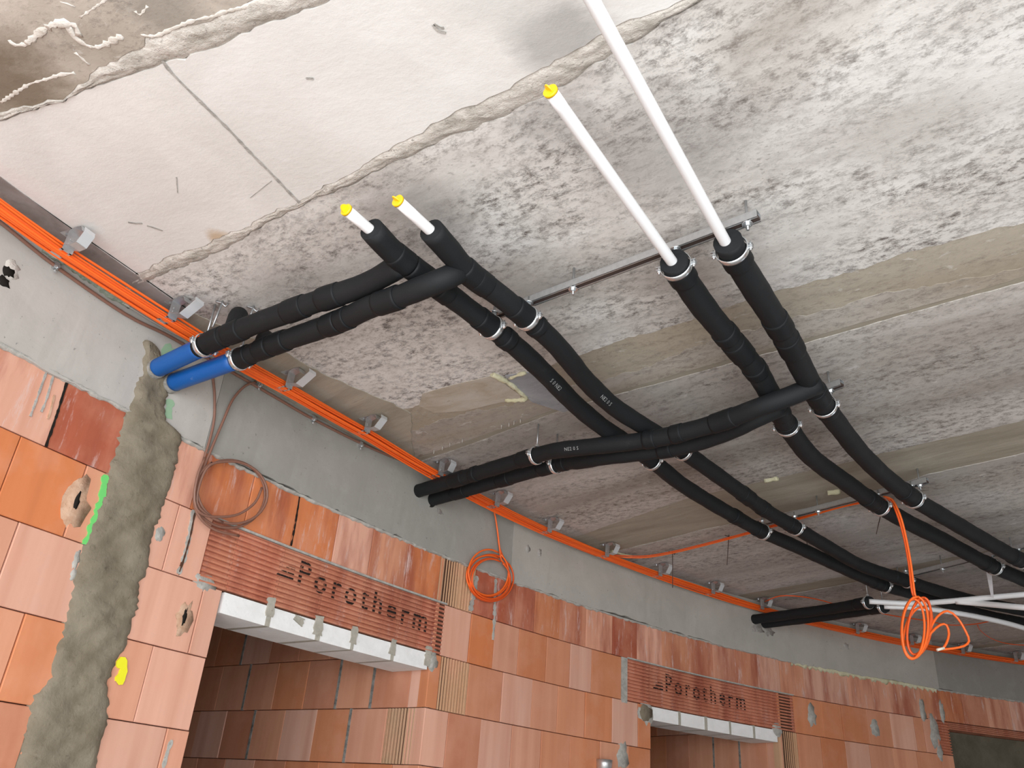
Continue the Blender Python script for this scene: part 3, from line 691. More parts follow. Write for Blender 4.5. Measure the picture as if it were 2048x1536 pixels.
# ------------------------------------------------------------------ pipes
RP = .034
def sample(pix, zf):
    """centreline of a pipe from its course on the photograph and its hanging height"""
    n = len(pix); return spline([pc(x, y, KZ*(zf(i/(n-1)) if callable(zf) else zf[i])) for i, (x, y) in enumerate(pix)], .025)
def cumlen(P):
    L = [0.]
    for a, b in zip(P[:-1], P[1:]): L.append(L[-1]+(b-a).length)
    return L
def pipe(label, pix, z, r, wraps=(), inner=None, inner_z=None, cap=None, group=None, ir=.0158, stubs=(), print_at=(), into=0):
    r *= .95; P = sample(pix, z)
    if into: P = [P[0]+(P[0]-P[2]).normalized()*into*(3-q)/3 for q in range(3)]+P
    e = empty('insulated_pipe', P[0], label, 'pipe', group)
    rj = random.Random(len(P)); ph = rj.random()*6
    rf = lambda i: r*(1+.018*math.sin(i*.7+ph)+.012*math.sin(i*1.9+ph))
    MB().tube(P, r, 20, True, rf).build('insulation', M['black'], e)
    L = cumlen(P); tot = L[-1]
    def sub(a, b):
        out = []
        for k in range(int((b-a)/.008)+2):
            t = min(b, a+k*.008); j = max(1, min(len(L)-1, next((q for q in range(len(L)) if L[q] >= t), len(L)-1)))
            u = (t-L[j-1])/max(1e-9, L[j]-L[j-1]); out.append(P[j-1].lerp(P[j], u))
        return out
    def near(x, y):
        best = min(range(len(P)), key=lambda i: (np.hypot(*(np.array(pixof(P[i]))-(x, y))))); return L[best]
    for x, y, ln in wraps:
        c = near(x, y); a = max(0.001, c-ln/2); b = min(tot-.001, c+ln/2); Q = sub(a, b); n = len(Q)
        ty = rj.random()
        MB().tube(Q, r, 20, True, lambda i: r*(1.02+.05*(1 if 0 < i < n-1 else 0)+.012*math.sin(i*.6+ty*6))+.001).build('tape_wrap', M['tape'], e)
    if inner:
        Q = [pc(x, y, zz_*KZ) for (x, y), zz_ in zip(inner, inner_z)]; Q = spline(Q, .05); Q.append(Q[-1]+(Q[-1]-Q[-2]).normalized()*.03)
        ip_ = MB().tube(Q, ir, 20, True).build('inner_pipe', M['white_pipe'], e); ip_['label'] = 'bare white plastic pipe end'
        if cap:
            d = (Q[0]-Q[1]).normalized(); b = MB(); b.cyl(Q[0]-d*.002, Q[0]+d*.006, ir*1.12, 18)
            u = d.cross(Vector((0, 0, 1))).normalized(); u = (u*math.cos(cap)+d.cross(u)*math.sin(cap)).normalized(); w_ = d.cross(u)
            n = 14; v = []
            for sgn in (-1, 1):
                for i in range(n): t = math.pi*i/(n-1); v.append(Q[0]+d*(.005+.018*math.sin(t))+u*(.012*math.cos(t))+w_*.0016*sgn)
            b.add(v, [tuple(range(n)), tuple(range(2*n-1, n-1, -1))]+[(i, (i+1) % n, n+(i+1) % n, n+i) for i in range(n)])
            c_ = b.build('pipe_cap', M['yellow'], ip_); c_['label'] = 'yellow end cap with a pull tab'
    for (x0, y0, z0, x1, y1, z1) in stubs:
        A, B = pc(x0, y0, z0*KZ), pc(x1, y1, z1*KZ)
        MB().tube([A.lerp(B, k/6) for k in range(7)], r, 18, True, lambda i: r*(.97 if i not in (0,) else .90)).build('pipe_stub', M['tape'], e)
    for (x, y, txt, h, up) in print_at:
        t = near(x, y); Q = sub(t, t+.1); 
        T = (Q[-1]-Q[0]).normalized(); view = (-Q[0]).normalized(); side = T.cross(view).normalized(); nn = side.cross(T).normalized()
        if nn.dot(view) < 0: nn = -nn
        cu = bpy.data.curves.new('pipe_print', 'FONT'); cu.body = txt; cu.size = h; cu.resolution_u = 2; cu.space_character = 1.1
        to = bpy.data.objects.new('tmp', cu); C.objects.link(to); bpy.context.view_layer.update(); me = bpy.data.meshes.new_from_object(to); C.objects.unlink(to); bpy.data.objects.remove(to)
        vv = []
        if up < 0: T2 = -T
        else: T2 = T
        sd = nn.cross(T2)
        for q in me.vertices:
            a_ = (q.co.y-h*.35)/(r*1.04); vv.append(Q[0]+T2*q.co.x+(nn*math.cos(a_)+sd*math.sin(a_))*(r*1.04+.001))
        MB().add(vv, [tuple(p.vertices) for p in me.polygons]).build('pipe_print', M['print'], e, False)
    return e, P
def pixof(P):
    d = np.array(P)@_F; return (1024+FPX*(np.array(P)@_R)/d, 768-FPX*(np.array(P)@_U)/d)
ZP = 1.555
g4 = 'long insulated pipes running side by side along the ceiling'
p1, P1 = pipe('long black insulated pipe nearest the wall, with the shortest yellow capped white end',
    [(742,458),(790,508),(855,558),(920,606),(985,656),(1040,700),(1098,755),(1150,808),(1200,850),(1250,884),(1310,926),(1360,966),(1418,1003),(1475,1036),(1526,1064),(1590,1092),(1653,1121),(1712,1148),(1770,1172),(1875,1201),(1970,1230),(2070,1250),(2200,1275)], lambda t: ZP, .0375,
    wraps=((805,518,.07),(845,550,.10),(890,585,.05),(975,648,.10),(1010,678,.04),(1470,1032,.06),(1520,1060,.10),(1755,1168,.09)), inner=[(694,421),(745,464)], inner_z=[1.56, 1.556], cap=1.2, group=g4, print_at=((1090,748,'S 0 NE2', .022, 1),))
p2, P2 = pipe('black insulated pipe second from the wall, with a longer white end and a yellow cap',
    [(862,460),(900,503),(938,546),(1000,592),(1055,637),(1105,682),(1140,722),(1175,764),(1230,815),(1300,860),(1366,902),(1420,940),(1477,981),(1535,1023),(1587,1053),(1653,1092),(1716,1128),(1765,1146),(1814,1162),(1870,1180),(1930,1197),(2000,1212),(2080,1226),(2200,1240)], lambda t: ZP, .0375,
    wraps=((935,540,.07),(958,565,.06),(1040,626,.10),(1075,655,.03),(1490,992,.10),(1525,1015,.06),(1580,1048,.07),(1800,1156,.12)), inner=[(797,403),(866,466)], inner_z=[1.56, 1.556], cap=2.6, group=g4, print_at=((1195,775,'NE2 0 S', .022, 1),))
p3, P3 = pipe('black insulated pipe third from the wall, with a long bare white end and yellow cap',
    [(1347,522),(1362,548),(1410,618),(1470,690),(1515,745),(1545,798),(1571,846),(1612,903),(1650,936),(1685,960),(1722,987),(1760,1013),(1815,1044),(1875,1074),(1930,1104),(1988,1134),(2060,1165),(2200,1230)], lambda t: ZP, .0412,
    wraps=((1360,545,.06),(1452,668,.05),(1475,698,.11),(1510,738,.05),(1560,822,.07),(1575,850,.07),(1740,1000,.09),(1972,1126,.08)), inner=[(1102,184),(1345,525)], inner_z=[1.58, ZP], cap=2.4, group=g4, print_at=((1532,770,'NE', .02, 1),))
p4, P4 = pipe('long black insulated pipe farthest from the wall, its white end leaving the photo top',
    [(1455,482),(1472,515),(1520,592),(1560,655),(1584,698),(1612,752),(1648,812),(1680,855),(1720,905),(1773,956),(1827,997),(1868,1022),(1906,1044),(1975,1084),(2042,1121),(2110,1152),(2200,1195)], lambda t: ZP, .0412,
    wraps=((1468,508,.06),(1558,650,.08),(1582,692,.10),(1632,788,.09),(1655,815,.05),(1815,988,.10),(2030,1112,.08)), inner=[(1130,-90),(1184,0),(1450,483)], inner_z=[1.60, 1.59, ZP], group=g4)
ZX = [1.475,1.49,1.50,1.478,1.474,1.472,1.472,1.474,1.478,1.50,1.545]
gx = 'pair of insulated pipes crossing under the long ones'
pa, PA = pipe('upper of two black insulated pipes crossing beneath the long ones from the beam',
    [(833,983),(930,954),(1072,911),(1120,900),(1184,893),(1301,879),(1380,861),(1448,841),(1521,813),(1580,792),(1638,768)], [1.594,1.572,1.545,1.52,1.497,1.478,1.474,1.474,1.476,1.50,1.545], .0362,
    into=.10, wraps=((915,960,.10),(950,948,.04),(1052,918,.10),(1300,879,.05),(1350,868,.05),(1450,840,.10)), group=gx, print_at=((1140,898,'NE2 0 S', .02, 1),))
pb, PB = pipe('lower of two black insulated pipes crossing beneath the long ones from the beam',
    [(860,1001),(950,975),(1111,930),(1160,923),(1214,914),(1280,906),(1331,899),(1380,889),(1419,878),(1465,860),(1507,840),(1562,815)], [1.580,1.565,1.545,1.52,1.497,1.482,1.478,1.476,1.476,1.478,1.485,1.53], .035,
    into=.10, wraps=((920,982,.10),(1010,957,.08),(1095,934,.08),(1130,927,.04),(1330,899,.06)), group=gx)
gl = 'insulated branch pipes with blue sleeves'
plc, PC_ = pipe('upper black insulated branch pipe coming out of the upper blue sleeve',
    [(398,696),(430,680),(470,664),(515,646),(560,630),(600,615),(660,594),(700,581),(740,565),(768,550),(805,528)], [1.52,1.525,1.53,1.532,1.535,1.538,1.54,1.543,1.546,1.55,ZP], .038,
    wraps=((425,682,.09),(470,664,.08),(585,620,.06),(600,614,.05),(665,592,.08)), group=gl, stubs=((478,630,1.66,468,662,1.54),))
pld, PD_ = pipe('lower black insulated branch pipe coming out of the lower blue sleeve',
    [(468,722),(500,709),(540,692),(590,674),(640,657),(690,638),(740,614),(790,597),(850,573),(895,555),(922,542)], [1.50,1.50,1.498,1.495,1.49,1.486,1.48,1.478,1.482,1.50,1.555], .037,
    wraps=((490,712,.07),(530,696,.07),(560,686,.08),(660,650,.07),(780,601,.09),(690,638,.05)), group=gl, stubs=((532,676,1.60,524,700,1.51),))
gs = 'short insulated pipes at the far right'
pg, PG = pipe('upper short black insulated pipe at the far right with a white pipe coming out',
    [(1500,1240),(1580,1229),(1660,1218),(1742,1204)], [1.560,1.548,1.53,1.50], .036, into=.10, wraps=((1725,1207,.12),), group=gs)
ph_, PH = pipe('lower short black insulated pipe at the far right, tucked under its twin',
    [(1517,1249),(1600,1239),(1690,1227),(1772,1214)], [1.545,1.53,1.512,1.485], .034, into=.10, wraps=((1755,1216,.12),), group=gs)
# white pipes at the far right
def white(label, pix, z, r):
    P = sample(pix, z); o = MB().tube(P, r, 16).build('plastic_pipe', M['white_pipe']); tag(o, label, 'pipe', 'bare white pipes at the far right')
white('upper bare white pipe sweeping right out of the short insulated pipe', [(1738,1203),(1819,1207),(1879,1204),(1979,1195),(2060,1188),(2150,1180)], [1.50,1.49,1.478,1.47,1.46,1.46], .016)
white('lower bare white pipe sagging down to the right below the black pipes', [(1768,1213),(1839,1216),(1919,1227),(1999,1243),(2060,1260),(2150,1290)], [1.485,1.475,1.46,1.45,1.44,1.43], .016)
white('middle bare white pipe, thicker looking and nearer, running off the right edge', [(1912,1203),(1960,1207),(2048,1215),(2150,1222)], [1.47,1.44,1.36,1.32], .0165)
# blue sleeves
def sleeve(label, a, b, za, zb):
    A, B = pc(*a, za*KZ), pc(*b, zb*KZ); d = (B-A).normalized(); e = empty('pipe_sleeve', A, label, 'sleeve', 'blue plastic sleeves through the beam')
    MB().tube([A.lerp(B, k/12) for k in range(13)], .0345, 22).build('sleeve_tube', M['blue'], e)
    MB().tube([A-d*.07, A-d*.03, A+d*.012], .036, 20, True, lambda i: (.034, .038, .037)[i]).build('grey_collar', M['collar'], e)['label'] = 'grey mortar smeared collar'
sleeve('upper blue sleeve coming out of the mortar patch in the beam', (313,737), (400,696), 1.505, 1.52)
sleeve('lower blue sleeve coming out of the mortar patch in the beam', (345,766), (470,721), 1.485, 1.50)

# ------------------------------------------------------------------ rails, rods, clamps
RZ = 1.622*KZ
def hexnut(b, c, r, h, ax=Vector((0, 0, 1))):
    return b.cyl(c-ax*h/2, c+ax*h/2, r, 6, smooth=False)
def rail(label, a, b, rods, ext=0.0):
    A, B = pc(*a, RZ), pc(*b, RZ); d = (B-A).normalized(); L = (B-A).length; y = Vector((-d.y, d.x, 0))
    Mx = Matrix((d, y, Vector((0, 0, 1)))).transposed().to_4x4(); Mx.translation = A
    e = empty('mounting_rail', A.lerp(B, .5), label, 'rail', 'steel mounting rails across the ceiling')
    w_ = .014; h = .026; t = .0016; ch = MB()
    ch.box(Mx, 0, L, -w_, w_, h-t, h); ch.box(Mx, 0, L, -w_, -w_+t, 0, h); ch.box(Mx, 0, L, w_-t, w_, 0, h)
    ch.box(Mx, 0, L, -w_, -w_+.006, 0, t); ch.box(Mx, 0, L, w_-.006, w_, 0, t)
    ch.build('channel', M['zinc'], e)
    MB().box(Mx, .001, L-.001, -w_+t, w_-t, .004, .012).build('channel_shade', M['wire'], e)  # dark bar standing in for the shade inside the open channel
    for f in rods:
        p = Mx @ Vector((L*f, 0, 0)); rd = MB().cyl(Vector((p.x, p.y, RZ-.024)), Vector((p.x, p.y, ZC+.01)), .0042, 8).build('threaded_rod', M['rod'], e)
        b_ = MB(); hexnut(b_, Vector((p.x, p.y, RZ-.008)), .0085, .008); b_.cyl(Vector((p.x, p.y, RZ-.004)), Vector((p.x, p.y, RZ-.0005)), .015, 18)
        b_.build('nut_and_washer', M['chrome'], e)
    return e
rail('nearest steel mounting rail, carrying the two bare white pipe ends', (978,640), (1518,438), (.03, .36, .965))
rail('second steel mounting rail, half hidden behind the crossing pipes', (1285,920), (1685,772), (.05, .45, .95))
rail('third steel mounting rail, where an orange cable is tied up', (1512,1054), (1856,966), (.40, .05, .96))
rail('fourth steel mounting rail, at the far right edge', (1786,1162), (2056,1095), (.05, .4, .9))
nclamp = 0
def clamp(label, P, r, pix, top=None, ear=True, cat='clamp', up=None, stub=True):
    r *= .95
    i = min(range(1, len(P)-1), key=lambda i: np.hypot(*(np.array(pixof(P[i]))-pix))); c = P[i]; T = (P[i+1]-P[i-1]).normalized()
    side = T.cross(Vector((0, 0, 1))).normalized(); upv = side.cross(T).normalized()
    e = empty('pipe_clamp', c, label, cat, 'steel pipe clamps')
    R1 = r*1.07+.0015; n = 36; v = []
    for k in range(n):
        t = 2*math.pi*k/n; dv = side*math.cos(t)+upv*math.sin(t)
        for rad, off in ((R1, -.010), (R1+.0022, -.010), (R1+.0036, -.004), (R1+.0036, .004), (R1+.0022, .010), (R1, .010)): v.append(c+dv*rad+T*off)
    q = 6; f = [(k*q+j, k*q+(j+1) % q, ((k+1) % n)*q+(j+1) % q, ((k+1) % n)*q+j) for k in range(n) for j in range(q)]
    MB().add(v, f, True).build('clamp_ring', M['chrome'], e)
    for sg in (-1, 1):
        b = MB(); ec = c+side*sg*(R1+.008)
        Mx = Matrix((side*sg, T, upv)).transposed().to_4x4(); Mx.translation = ec
        b.box(Mx, -.007, .007, -.009, .009, -.0055, -.003); b.box(Mx, -.007, .007, -.009, .009, .003, .0055)
        ear_ = b.build('clamp_ear', M['zinc'], e)
        s_ = MB(); s_.cyl(ec-upv*.016, ec+upv*.014, .0028, 8); s_.cyl(ec-upv*.012, ec-upv*.0055, .0062, 10); s_.build('clamp_screw', M['chrome'], ear_)
    if stub:
        tz = top or RZ+.022
        b = MB(); a = c+upv*(R1+.002); hexnut(b, a+Vector((0, 0, .005)), .009, .012); b.build('hanger_nut', M['chrome'], e)
        b = MB(); b.cyl(a, Vector((a.x, a.y, tz)), .0038, 8); b.build('hanger_rod', M['rod'], e)
        if top is None:
            b = MB(); b.cyl(Vector((a.x, a.y, RZ-.004)), Vector((a.x, a.y, RZ-.0005)), .0155, 18); hexnut(b, Vector((a.x, a.y, RZ-.009)), .009, .008); b.build('washer', M['chrome'], e)
    return e
rn = ('nearest', 'second', 'third', 'fourth')
pn = ('the long pipe next to the wall', 'the second long pipe from the wall', 'the third long pipe from the wall', 'the long pipe farthest from the wall')
pts = [[(985,656),(1055,637),(1353,535),(1461,497)], [(1302,920),(1368,904),(1573,850),(1650,815)], [(1528,1064),(1590,1054),(1759,1012),(1829,998)], [(1770,1172),(1815,1162),(1988,1134),(2044,1121)]]
for i in range(4):
    for j, (P, r) in enumerate(((P1, .0375), (P2, .0375), (P3, .0412), (P4, .0412))):
        clamp('steel clamp holding %s below the %s rail' % (pn[j], rn[i]), P, r, pts[i][j])
clamp('steel clamp with a thin rod on the upper crossing pipe', PA, .0362, (1072,911), ZC+.01)
clamp('steel clamp with a thin rod on the lower crossing pipe', PB, .035, (1111,930), ZC+.01)
clamp('steel clamp where the upper blue sleeve meets the black insulation', PC_, .038, (400,696), ZC+.01)
clamp('steel clamp where the lower blue sleeve meets the black insulation', PD_, .037, (472,721), ZC+.01)
clamp('steel clamp at the end of the upper short insulated pipe on the right', PG, .036, (1741,1204), ZC+.01)
clamp('steel clamp at the end of the lower short insulated pipe on the right', PH, .034, (1770,1214), ZC+.01)
# plastic strap
P = [pc(1976,1132,1.60*KZ), pc(1980,1160,1.545*KZ), pc(1985,1195,1.455*KZ)]; v = []
for k, q in enumerate(P):
    u = Vector((.8, .3, 0)).normalized()*(.022, .018, .010)[k]; v += [q-u, q+u, q+u+Vector((0, .0015, 0)), q-u+Vector((0, .0015, 0))]
f = [(4*i+k, 4*i+(k+1) % 4, 4*i+4+(k+1) % 4, 4*i+4+k) for i in range(2) for k in range(4)]
tag(MB().add(v, f+[(0,1,2,3),(11,10,9,8)]).build('plastic_strap', M['strap']), 'crumpled clear plastic strap holding up the white pipes', 'strap')

# ------------------------------------------------------------------ cable run along the wall
cab = [(-60,372),(0,418),(100,490),(210,560),(340,643),(480,728),(590,785),(740,870),(870,948),(980,1008),(1090,1063),(1210,1112),(1325,1155),(1430,1187),(1530,1221),(1620,1246),(1700,1263),(1820,1288),(1930,1307),(2048,1324),(2120,1334)]
cs, cz, co_ = [], [], []
for x, y in cab:
    o_ = .2
    while o_ > .045 and pwall(x, y, o_)[1] < 1.512: o_ -= .004
    a_, b_ = pwall(x, y, o_); cs.append(a_); cz.append(min(b_, ZC-.045)); co_.append(o_)
cs = np.array(cs); cz = np.array(cz); co_ = np.convolve(np.pad(co_, 1, 'edge'), [.25, .5, .25], 'valid')
def orun(s): return float(np.interp(s, cs, co_))-.045
def zrun(s): return float(np.interp(s, cs, cz))
sgrid = np.arange(cs[0], cs[-1], .06)
ph0 = rng.rand(40)*6.28
nC = 18
for k in range(nC):
    row = 0 if k < 7 else (1 if k < 13 else 2); idx = (k, k-7+.5, k-13+1)[row]
    v = []
    for s in sgrid:
        o_ = .018+.0092*idx+.0022*math.sin(s*2.3+ph0[k])+.0012*math.sin(s*6+ph0[k+12]); z = zrun(s)+.0115*row-.010+.003*math.sin(s*1.1+ph0[k+5])+.0022*math.sin(s*3.1+ph0[k+20])
        v.append(W(s, z, o_+orun(s)))
    tag(MB().tube(v, .0047, 8).build('orange_cable', M['orange'] if k % 4 != 2 else M['orange_dark']), 'bright orange cable in the %s layer of the bundle clipped along the curved wall' % ('lowest', 'middle', 'uppermost')[row], 'cable', 'orange cables bundled along the wall, %s layer' % ('lowest', 'middle', 'uppermost')[row])
# cable clips
clip_px = [(122,494),(330,633),(566,768),(720,866),(868,948),(982,1010),(1088,1064),(1204,1110),(1311,1148),(1417,1183),(1516,1216),(1707,1263),(1816,1287),(1918,1305),(2024,1321)]
ords = ['leftmost', 'second', 'third', 'fourth', 'fifth', 'sixth', 'seventh', 'eighth', 'ninth', 'tenth', 'eleventh', 'twelfth', 'thirteenth', 'fourteenth', 'fifteenth']
opn = [.2, 1.1, 1.05, .5, .2, .4, .4, .3, .4, .25, .25, .3, .3, .3, .3]
def strip(b, M_, prof, x0, x1, t=.0013):
    n = len(prof); back = []
    for i, (y, z) in enumerate(prof):
        a = Vector(prof[max(0, i-1)]); c = Vector(prof[min(n-1, i+1)]); d = (c-a).normalized(); back.append((y-d.y*t, z+d.x*t))
    b.ext(M_, list(prof)+back[::-1], x0, x1, True)
for i, px in enumerate(clip_px):
    s, z = pwall(*px, .1); s, z = pwall(*px, orun(s)+.045); z = zrun(s)-.010
    Mx = WM(s, 0, 0); Mx.translation = W(s, z, orun(s))     # local y is into the wall: room side is negative y
    lab = {0: 'leftmost galvanised cable clip on the orange cables, largest and closed', 1: 'second cable clip from the left, standing wide open', 2: 'third cable clip from the left, wide open, right of the blue sleeves'}.get(i, '%s galvanised cable clip from the left along the orange cables' % ords[i])
    e = empty('cable_clip', W(s, z, .02), lab, 'cable clip', 'galvanised cable clips along the wall')
    hw = .019
    b = MB(); strip(b, Mx, [(-.012, .030), (-.012, .0), (-.030, -.003), (-.0405, -.003)], -hw, hw)
    b.build('holder', M['zinc'], e)
    # strap under the cables with two windows
    b = MB()
    for x0, x1 in ((-hw, -hw+.008), (hw-.008, hw)): b.box(Mx, x0, x1, -.086, -.040, -.0045, -.003)
    for y0, y1 in ((-.086, -.080), (-.064, -.059), (-.045, -.040)): b.box(Mx, -hw, hw, y0, y1, -.0045, -.003)
    b.build('slotted_strap', M['zinc'], e)
    top = ZC-z-.012
    b = MB(); strip(b, Mx, [(-.086, -.004), (-.087, .03), (-.088, top)], -hw, hw); b.box(Mx, -.006, .006, -.0905, -.088, .02, .026); b.box(Mx, -.006, .006, -.0905, -.088, top-.03, top-.024)
    b.build('upright_plate', M['zinc'], e)
    b = MB(); strip(b, Mx, [(-.088, top), (-.112, top+.008), (-.142, top+.004), (-.155, top-.018)], -hw, hw); b.build('upper_arm', M['zinc'], e)
    b = MB(); o_ = opn[i]
    strip(b, Mx, [(-.088, .012), (-.118, .002), (-.146, -.004+.012*(1-o_))], -hw, hw); b.build('lower_arm', M['zinc'], e)
    b = MB(); y1 = -.146-.05*o_; z1 = .048+.012*(1-o_)
    strip(b, Mx, [(-.146, -.004+.012*(1-o_)), (y1-.010, z1*.75), (y1-.006, z1)], -hw, hw, .0022); b.build('flap', M['flap'], e)['label'] = 'bright folding flap'
    b = MB(); b.box(Mx, -hw*.8, hw*.8, -.088, -.035, ZC-z-.004, ZC-z-.002); b.box(Mx, -hw*.8, hw*.8, -.088, -.0867, top-.002, ZC-z-.002); b.build('fixing_lug', M['zinc'], e)
    MB().cyl(Mx @ Vector((0, -.055, ZC-z-.012)), Mx @ Vector((0, -.055, ZC-z+.01)), .0065, 6, smooth=False).build('fixing_bolt', M['rod'], e)
# brown conduit below the cables with saddle clips
cnd = [(-60,400),(10,452),(112,533),(250,628),(330,668),(400,708),(500,765),(560,800),(626,838),(721,886),(780,912),(830,930)]
v = spline([W(*pwall(x, y, .02), .02) for x, y in cnd], .04)
tag(MB().tube(v, .0065, 8).build('brown_conduit', M['brown']), 'thin brown conduit running along the wall just under the orange cables', 'conduit')
for i, (x, y) in enumerate(((112,530),(518,768),(626,836),(721,888))):
    s, z = pwall(x, y, .02); Mx = WM(s, z, 0)
    e = empty('saddle_clip', W(s, z, .02), 'small saddle clip with a nut on the brown conduit, %s from the left' % ('first', 'second', 'third', 'fourth')[i], 'clip', 'saddle clips on the brown conduit')
    MB().box(Mx, -.008, .008, -.028, -.0, -.016, .010).build('saddle', M['zinc'], e)
    b = MB(); b.cyl(Mx @ Vector((0, -.026, -.010)), Mx @ Vector((0, -.040, -.010)), .007, 6, smooth=False); b.cyl(Mx @ Vector((0, -.02, -.018)), Mx @ Vector((0, -.03, -.03)), .004, 8); b.build('nut', M['chrome'], e)
v = spline([W(*pwall(x, y, .018), .018) for x, y in ((245,605),(300,640),(350,668),(398,690))], .04)
tag(MB().tube(v, .004, 8).build('grey_cable', mat('pale grey cable', (.42,.38,.34), .6)), 'thin pale grey cable along the wall left of the blue sleeves', 'cable')
# crumbling green grey residue under the first cables
v = []; r = np.random.RandomState(4); A = [(85,497),(130,525),(170,552),(215,585),(258,612)]; Q = spline([W(*pwall(x, y, .012), .012) for x, y in A], .012)
MBr = MB().tube(Q, .016, 9, True, lambda i: .010+.010*r.rand()*(1 if 2 < i < len(Q)-3 else .4)).build('foam_residue', M['gravel'], wall); MBr['label'] = 'crumbly green grey residue below the orange cables'

# ------------------------------------------------------------------ coils
def wtube(pix, r, off, mt, n=8, step=.02, wob=0):
    pts_ = []
    for i, p in enumerate(pix):
        o_ = off+(p[2] if len(p) > 2 else 0); s, z = pwall(p[0], p[1], o_); pts_.append(W(s, z, o_))
    return spline(pts_, step)
def ell(cx, cy, rx, ry, a0, a1, n, tilt=0, off0=0, off1=0):
    out = []
    for i in range(n+1):
        t = D2R(a0+(a1-a0)*i/n); x = rx*math.cos(t); y = ry*math.sin(t); c, s = math.cos(D2R(tilt)), math.sin(D2R(tilt))
        out.append((cx+x*c-y*s, cy+x*s+y*c, off0+(off1-off0)*i/n))
    return out
e = empty('conduit_coil', W(*pwall(460, 980), .03), 'hanging coil of thin brown conduit on the wall left of the nearer lintel', 'coil')
A = wtube([(414,708),(424,745),(429,790),(428,840),(418,885),(404,930),(394,970)]+ell(458,988,72,68,190,-130,14,0,.0,.014)[1:]+[(425,925,.02),(398,950,.02),(388,1000,.02),(400,1035,.02),(430,1060,.02),(478,1072,.02)], .0055, .022, None)
MB().tube(A, .0052, 8).build('conduit_strand', M['brown'], e)
A = wtube([(512,764),(490,772),(465,800),(445,845),(428,885),(410,930),(396,975)]+ell(465,985,70,62,185,-110,14,10,.008,.02)[1:]+[(420,930,.02),(402,960,.015),(394,1005,.015),(415,1030,.015),(445,1045,.015)], .0055, .030, None)
MB().tube(A, .0052, 8).build('conduit_strand', M['brown'], e)
A = wtube([(410,915),(397,945),(389,985),(392,1015),(408,1030),(440,1034),(478,1028),(510,1005),(524,975)], .0055, .05, None)
MB().tube(A, .0052, 8).build('conduit_strand', M['brown'], e)
# orange coil on the wall
e = empty('cable_coil', W(*pwall(978, 1155), .03), 'round coil of orange cable hanging on the wall between the doorways', 'coil')
for k, (cx, cy, rx, ry) in enumerate(((981,1156,46,47),(976,1152,43,41),(980,1159,41,42),(977,1145,40,46),(982,1158,38,40))):
    st = [(985,1012,.02),(990,1030,.015),(995,1062,.01),(999,1095,.005)] if k < 2 else []
    pts_ = st+ell(cx, cy, rx, ry, -52, -52+352, 18, 0, 0, .006)
    A = wtube(pts_, .004, .022+.007*k, None); MB().tube(A, .0048, 7).build('cable_strand', M['orange'] if k % 2 else M['orange_dark'], e)
# orange coil hanging from the third rail, free in the room
q0 = pc(1775, 996, 1.605*KZ); dplane = q0.y
def fp(x, y, dy=0):             # point in the upright plane through the tie point
    d = ray(x, y); return Vector(d*(dplane+dy)/d[1])
e = empty('cable_coil', q0, 'long loose coil of orange cable hanging down from the third rail', 'coil')
A = spline([q0+Vector((-.02, 0, .004)), fp(1784,999,-.01), fp(1800,1030,-.02), fp(1812,1075,-.02), fp(1822,1130,-.02), fp(1830,1190,-.02)]+[fp(*p[:2], -.02-.02*i/16) for i, p in enumerate(ell(1830,1255,26,62,-85,275,16,4))], .02)
MB().tube(A, .0052, 8).build('cable_strand', M['orange'], e)
A = spline([q0+Vector((-.02, 0, -.002)), fp(1781,1001,.0), fp(1795,1030,-.01), fp(1808,1075,-.01), fp(1818,1130,-.01), fp(1826,1190,-.01)]+[fp(*p[:2], .01+.02*i/16) for i, p in enumerate(ell(1839,1255,24,56,-95,265,16,8))], .02)
MB().tube(A, .0052, 8).build('cable_strand', M['orange_dark'], e)
for k, (cx, cy, rx, ry, tl) in enumerate(((1826,1258,23,60,2),(1838,1252,22,58,10),(1834,1265,25,52,14))):
    A = spline([fp(*p[:2], -.03+.02*k) for p in ell(cx, cy, rx, ry, -90, 270, 18, tl)], .02); MB().tube(A, .0052, 8).build('cable_strand', M['orange'] if k != 1 else M['orange_dark'], e)
A = spline([fp(*p, .01) for p in ((1858,1262),(1874,1234),(1895,1222),(1915,1236),(1932,1264),(1938,1282),(1928,1292),(1905,1297),(1880,1299))], .02)
MB().tube(A, .0052, 8).build('cable_strand', M['orange'], e)
A = spline([fp(*p, .0) for p in ((1836,1312),(1848,1290),(1862,1266),(1880,1250),(1893,1250),(1898,1268),(1893,1286),(1886,1297))], .02)
MB().tube(A, .0052, 8).build('cable_strand', M['orange'], e)
a, b = fp(1888,1296), fp(1874,1300)
MB().cyl(a, b, .006, 8).build('taped_end', mat('white tape', (.8,.75,.62), .5), e)['label'] = 'white taped cable end'
# orange cable strung under the ceiling to the third rail
for k in range(2):
    A = spline([W(*pwall(1205,1108,.06), .06)]+[pc(x, y+k*3, ZC-.03-.004*k) for x, y in ((1240,1111),(1290,1112),(1345,1103),(1400,1090),(1458,1075),(1520,1058),(1600,1035),(1680,1012),(1740,1000),(1775,996))], .03)
    tag(MB().tube(A, .004, 7).build('orange_cable', M['orange'] if k else M['orange_dark']), ('upper', 'lower')[k]+' thin orange cable strung under the ceiling from the wall to the third rail', 'cable', 'orange cables strung under the ceiling')
A = spline([pc(x, y, 1.665*KZ) for x, y in ((1530,1203),(1560,1192),(1600,1193),(1640,1200),(1680,1211),(1740,1222),(1790,1232),(1850,1241),(1900,1250),(1950,1248),(2000,1238))], .04)
tag(MB().tube(A, .004, 7).build('orange_cable', M['orange_dark']), 'thin orange cable snaking under the ceiling behind the short insulated pipes', 'cable')
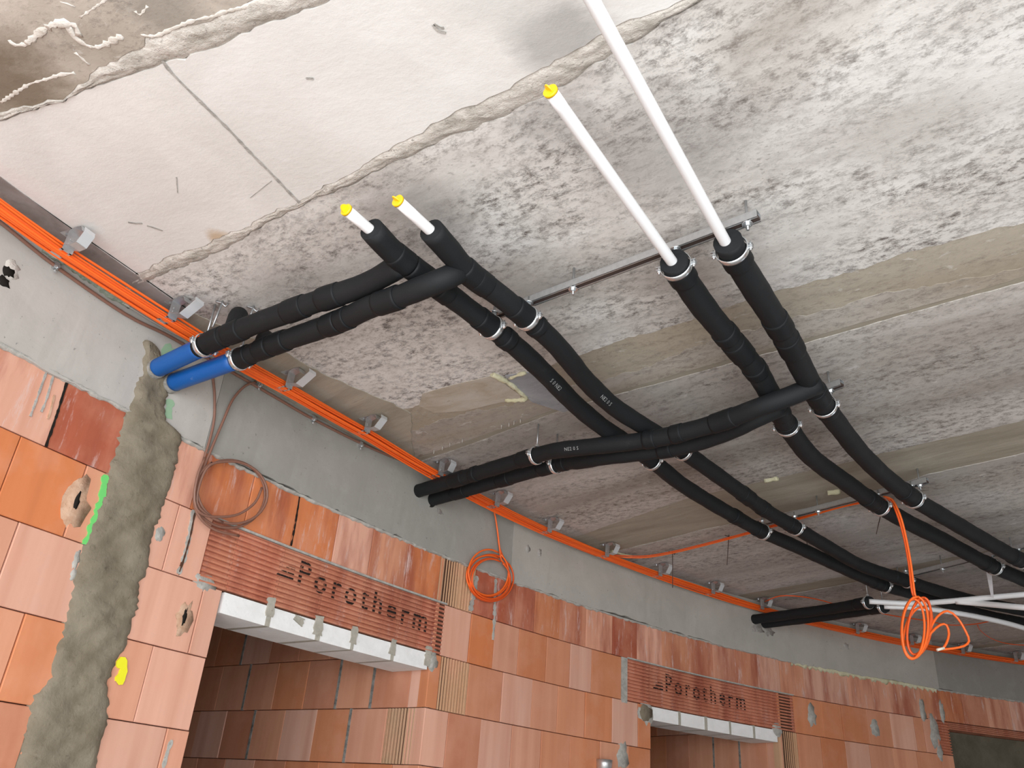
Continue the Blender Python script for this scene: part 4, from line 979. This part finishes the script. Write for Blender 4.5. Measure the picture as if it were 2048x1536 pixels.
A = spline([pc(x, y, 1.68*KZ) for x, y in ((1955,1250),(1962,1262),(1985,1278),(2020,1288),(2080,1292))], .04)
tag(MB().tube(A, .0035, 7).build('orange_cable', M['orange_dark']), 'faint thin orange cable drooping at the far right edge', 'cable')
# hanger wires
def wire(label, pix_top, pix_bot, hook=True, zt=ZC, r=.0022, name='hanger_wire', mt='wire'):
    A = pc(*pix_top, zt); best = None
    for zz_ in np.arange(zt-.4, zt, .004):
        q = pixof((A.x, A.y, zz_)); dd = abs(q[1]-pix_bot[1])
        if best is None or dd < best[0]: best = (dd, zz_)
    B = Vector((A.x, A.y, best[1])); dx = (pc(*pix_bot, best[1])-B)
    B = B+Vector((dx.x, 0, 0)) if abs(dx.x) < .1 else B
    b = MB().cyl(A+Vector((0, 0, .005)), B, r, 6)
    if hook:
        P = [A+Vector((-.025, 0, -.004)), A+Vector((0, 0, -.01)), A+Vector((.012, .004, -.02)), A+Vector((.018, .006, -.005))]; b.tube(spline(P, .006), r*.9, 6)
    tag(b.build(name, M[mt]), label, 'wire', 'thin wires and rods hanging from the ceiling')
wire('dark wire hanging in front of the beam below the strung orange cable', (1345,1102), (1345,1176))
wire('short dark wire hooked over the strung orange cable, left of the third rail', (1458,1070), (1453,1131))
wire('short dark wire hanging between the second and third long pipes', (1762,1030), (1750,1070), False)
wire('dark wire just behind the second long pipe', (1611,1070), (1615,1095), False)
wire('grey rod with a bent top hanging beside the upper blue sleeve', (446,602), (425,655), True, ZC, .004, 'hanger_rod', 'rod')
wire('grey rod hanging beside the two black stubs', (508,612), (498,640), True, ZC, .004, 'hanger_rod', 'rod')
wire('short grey rod behind the lower crossing pipe', (1115,873), (1113,888), False, ZC, .003, 'hanger_rod', 'rod')
# bottle neck like steel sleeve at the lower edge
s, z = pwall(1202, 1524)
b = MB(); b.tube([W(s, z-.06, .02), W(s, z-.01, .025), W(s, z+.012, .025)], .045, 18, True, lambda i: (.042, .045, .047)[i])
tag(b.build('conduit_stub', M['zinc']), 'grey metal conduit stub at the lower edge of the photo between the doorways', 'conduit')
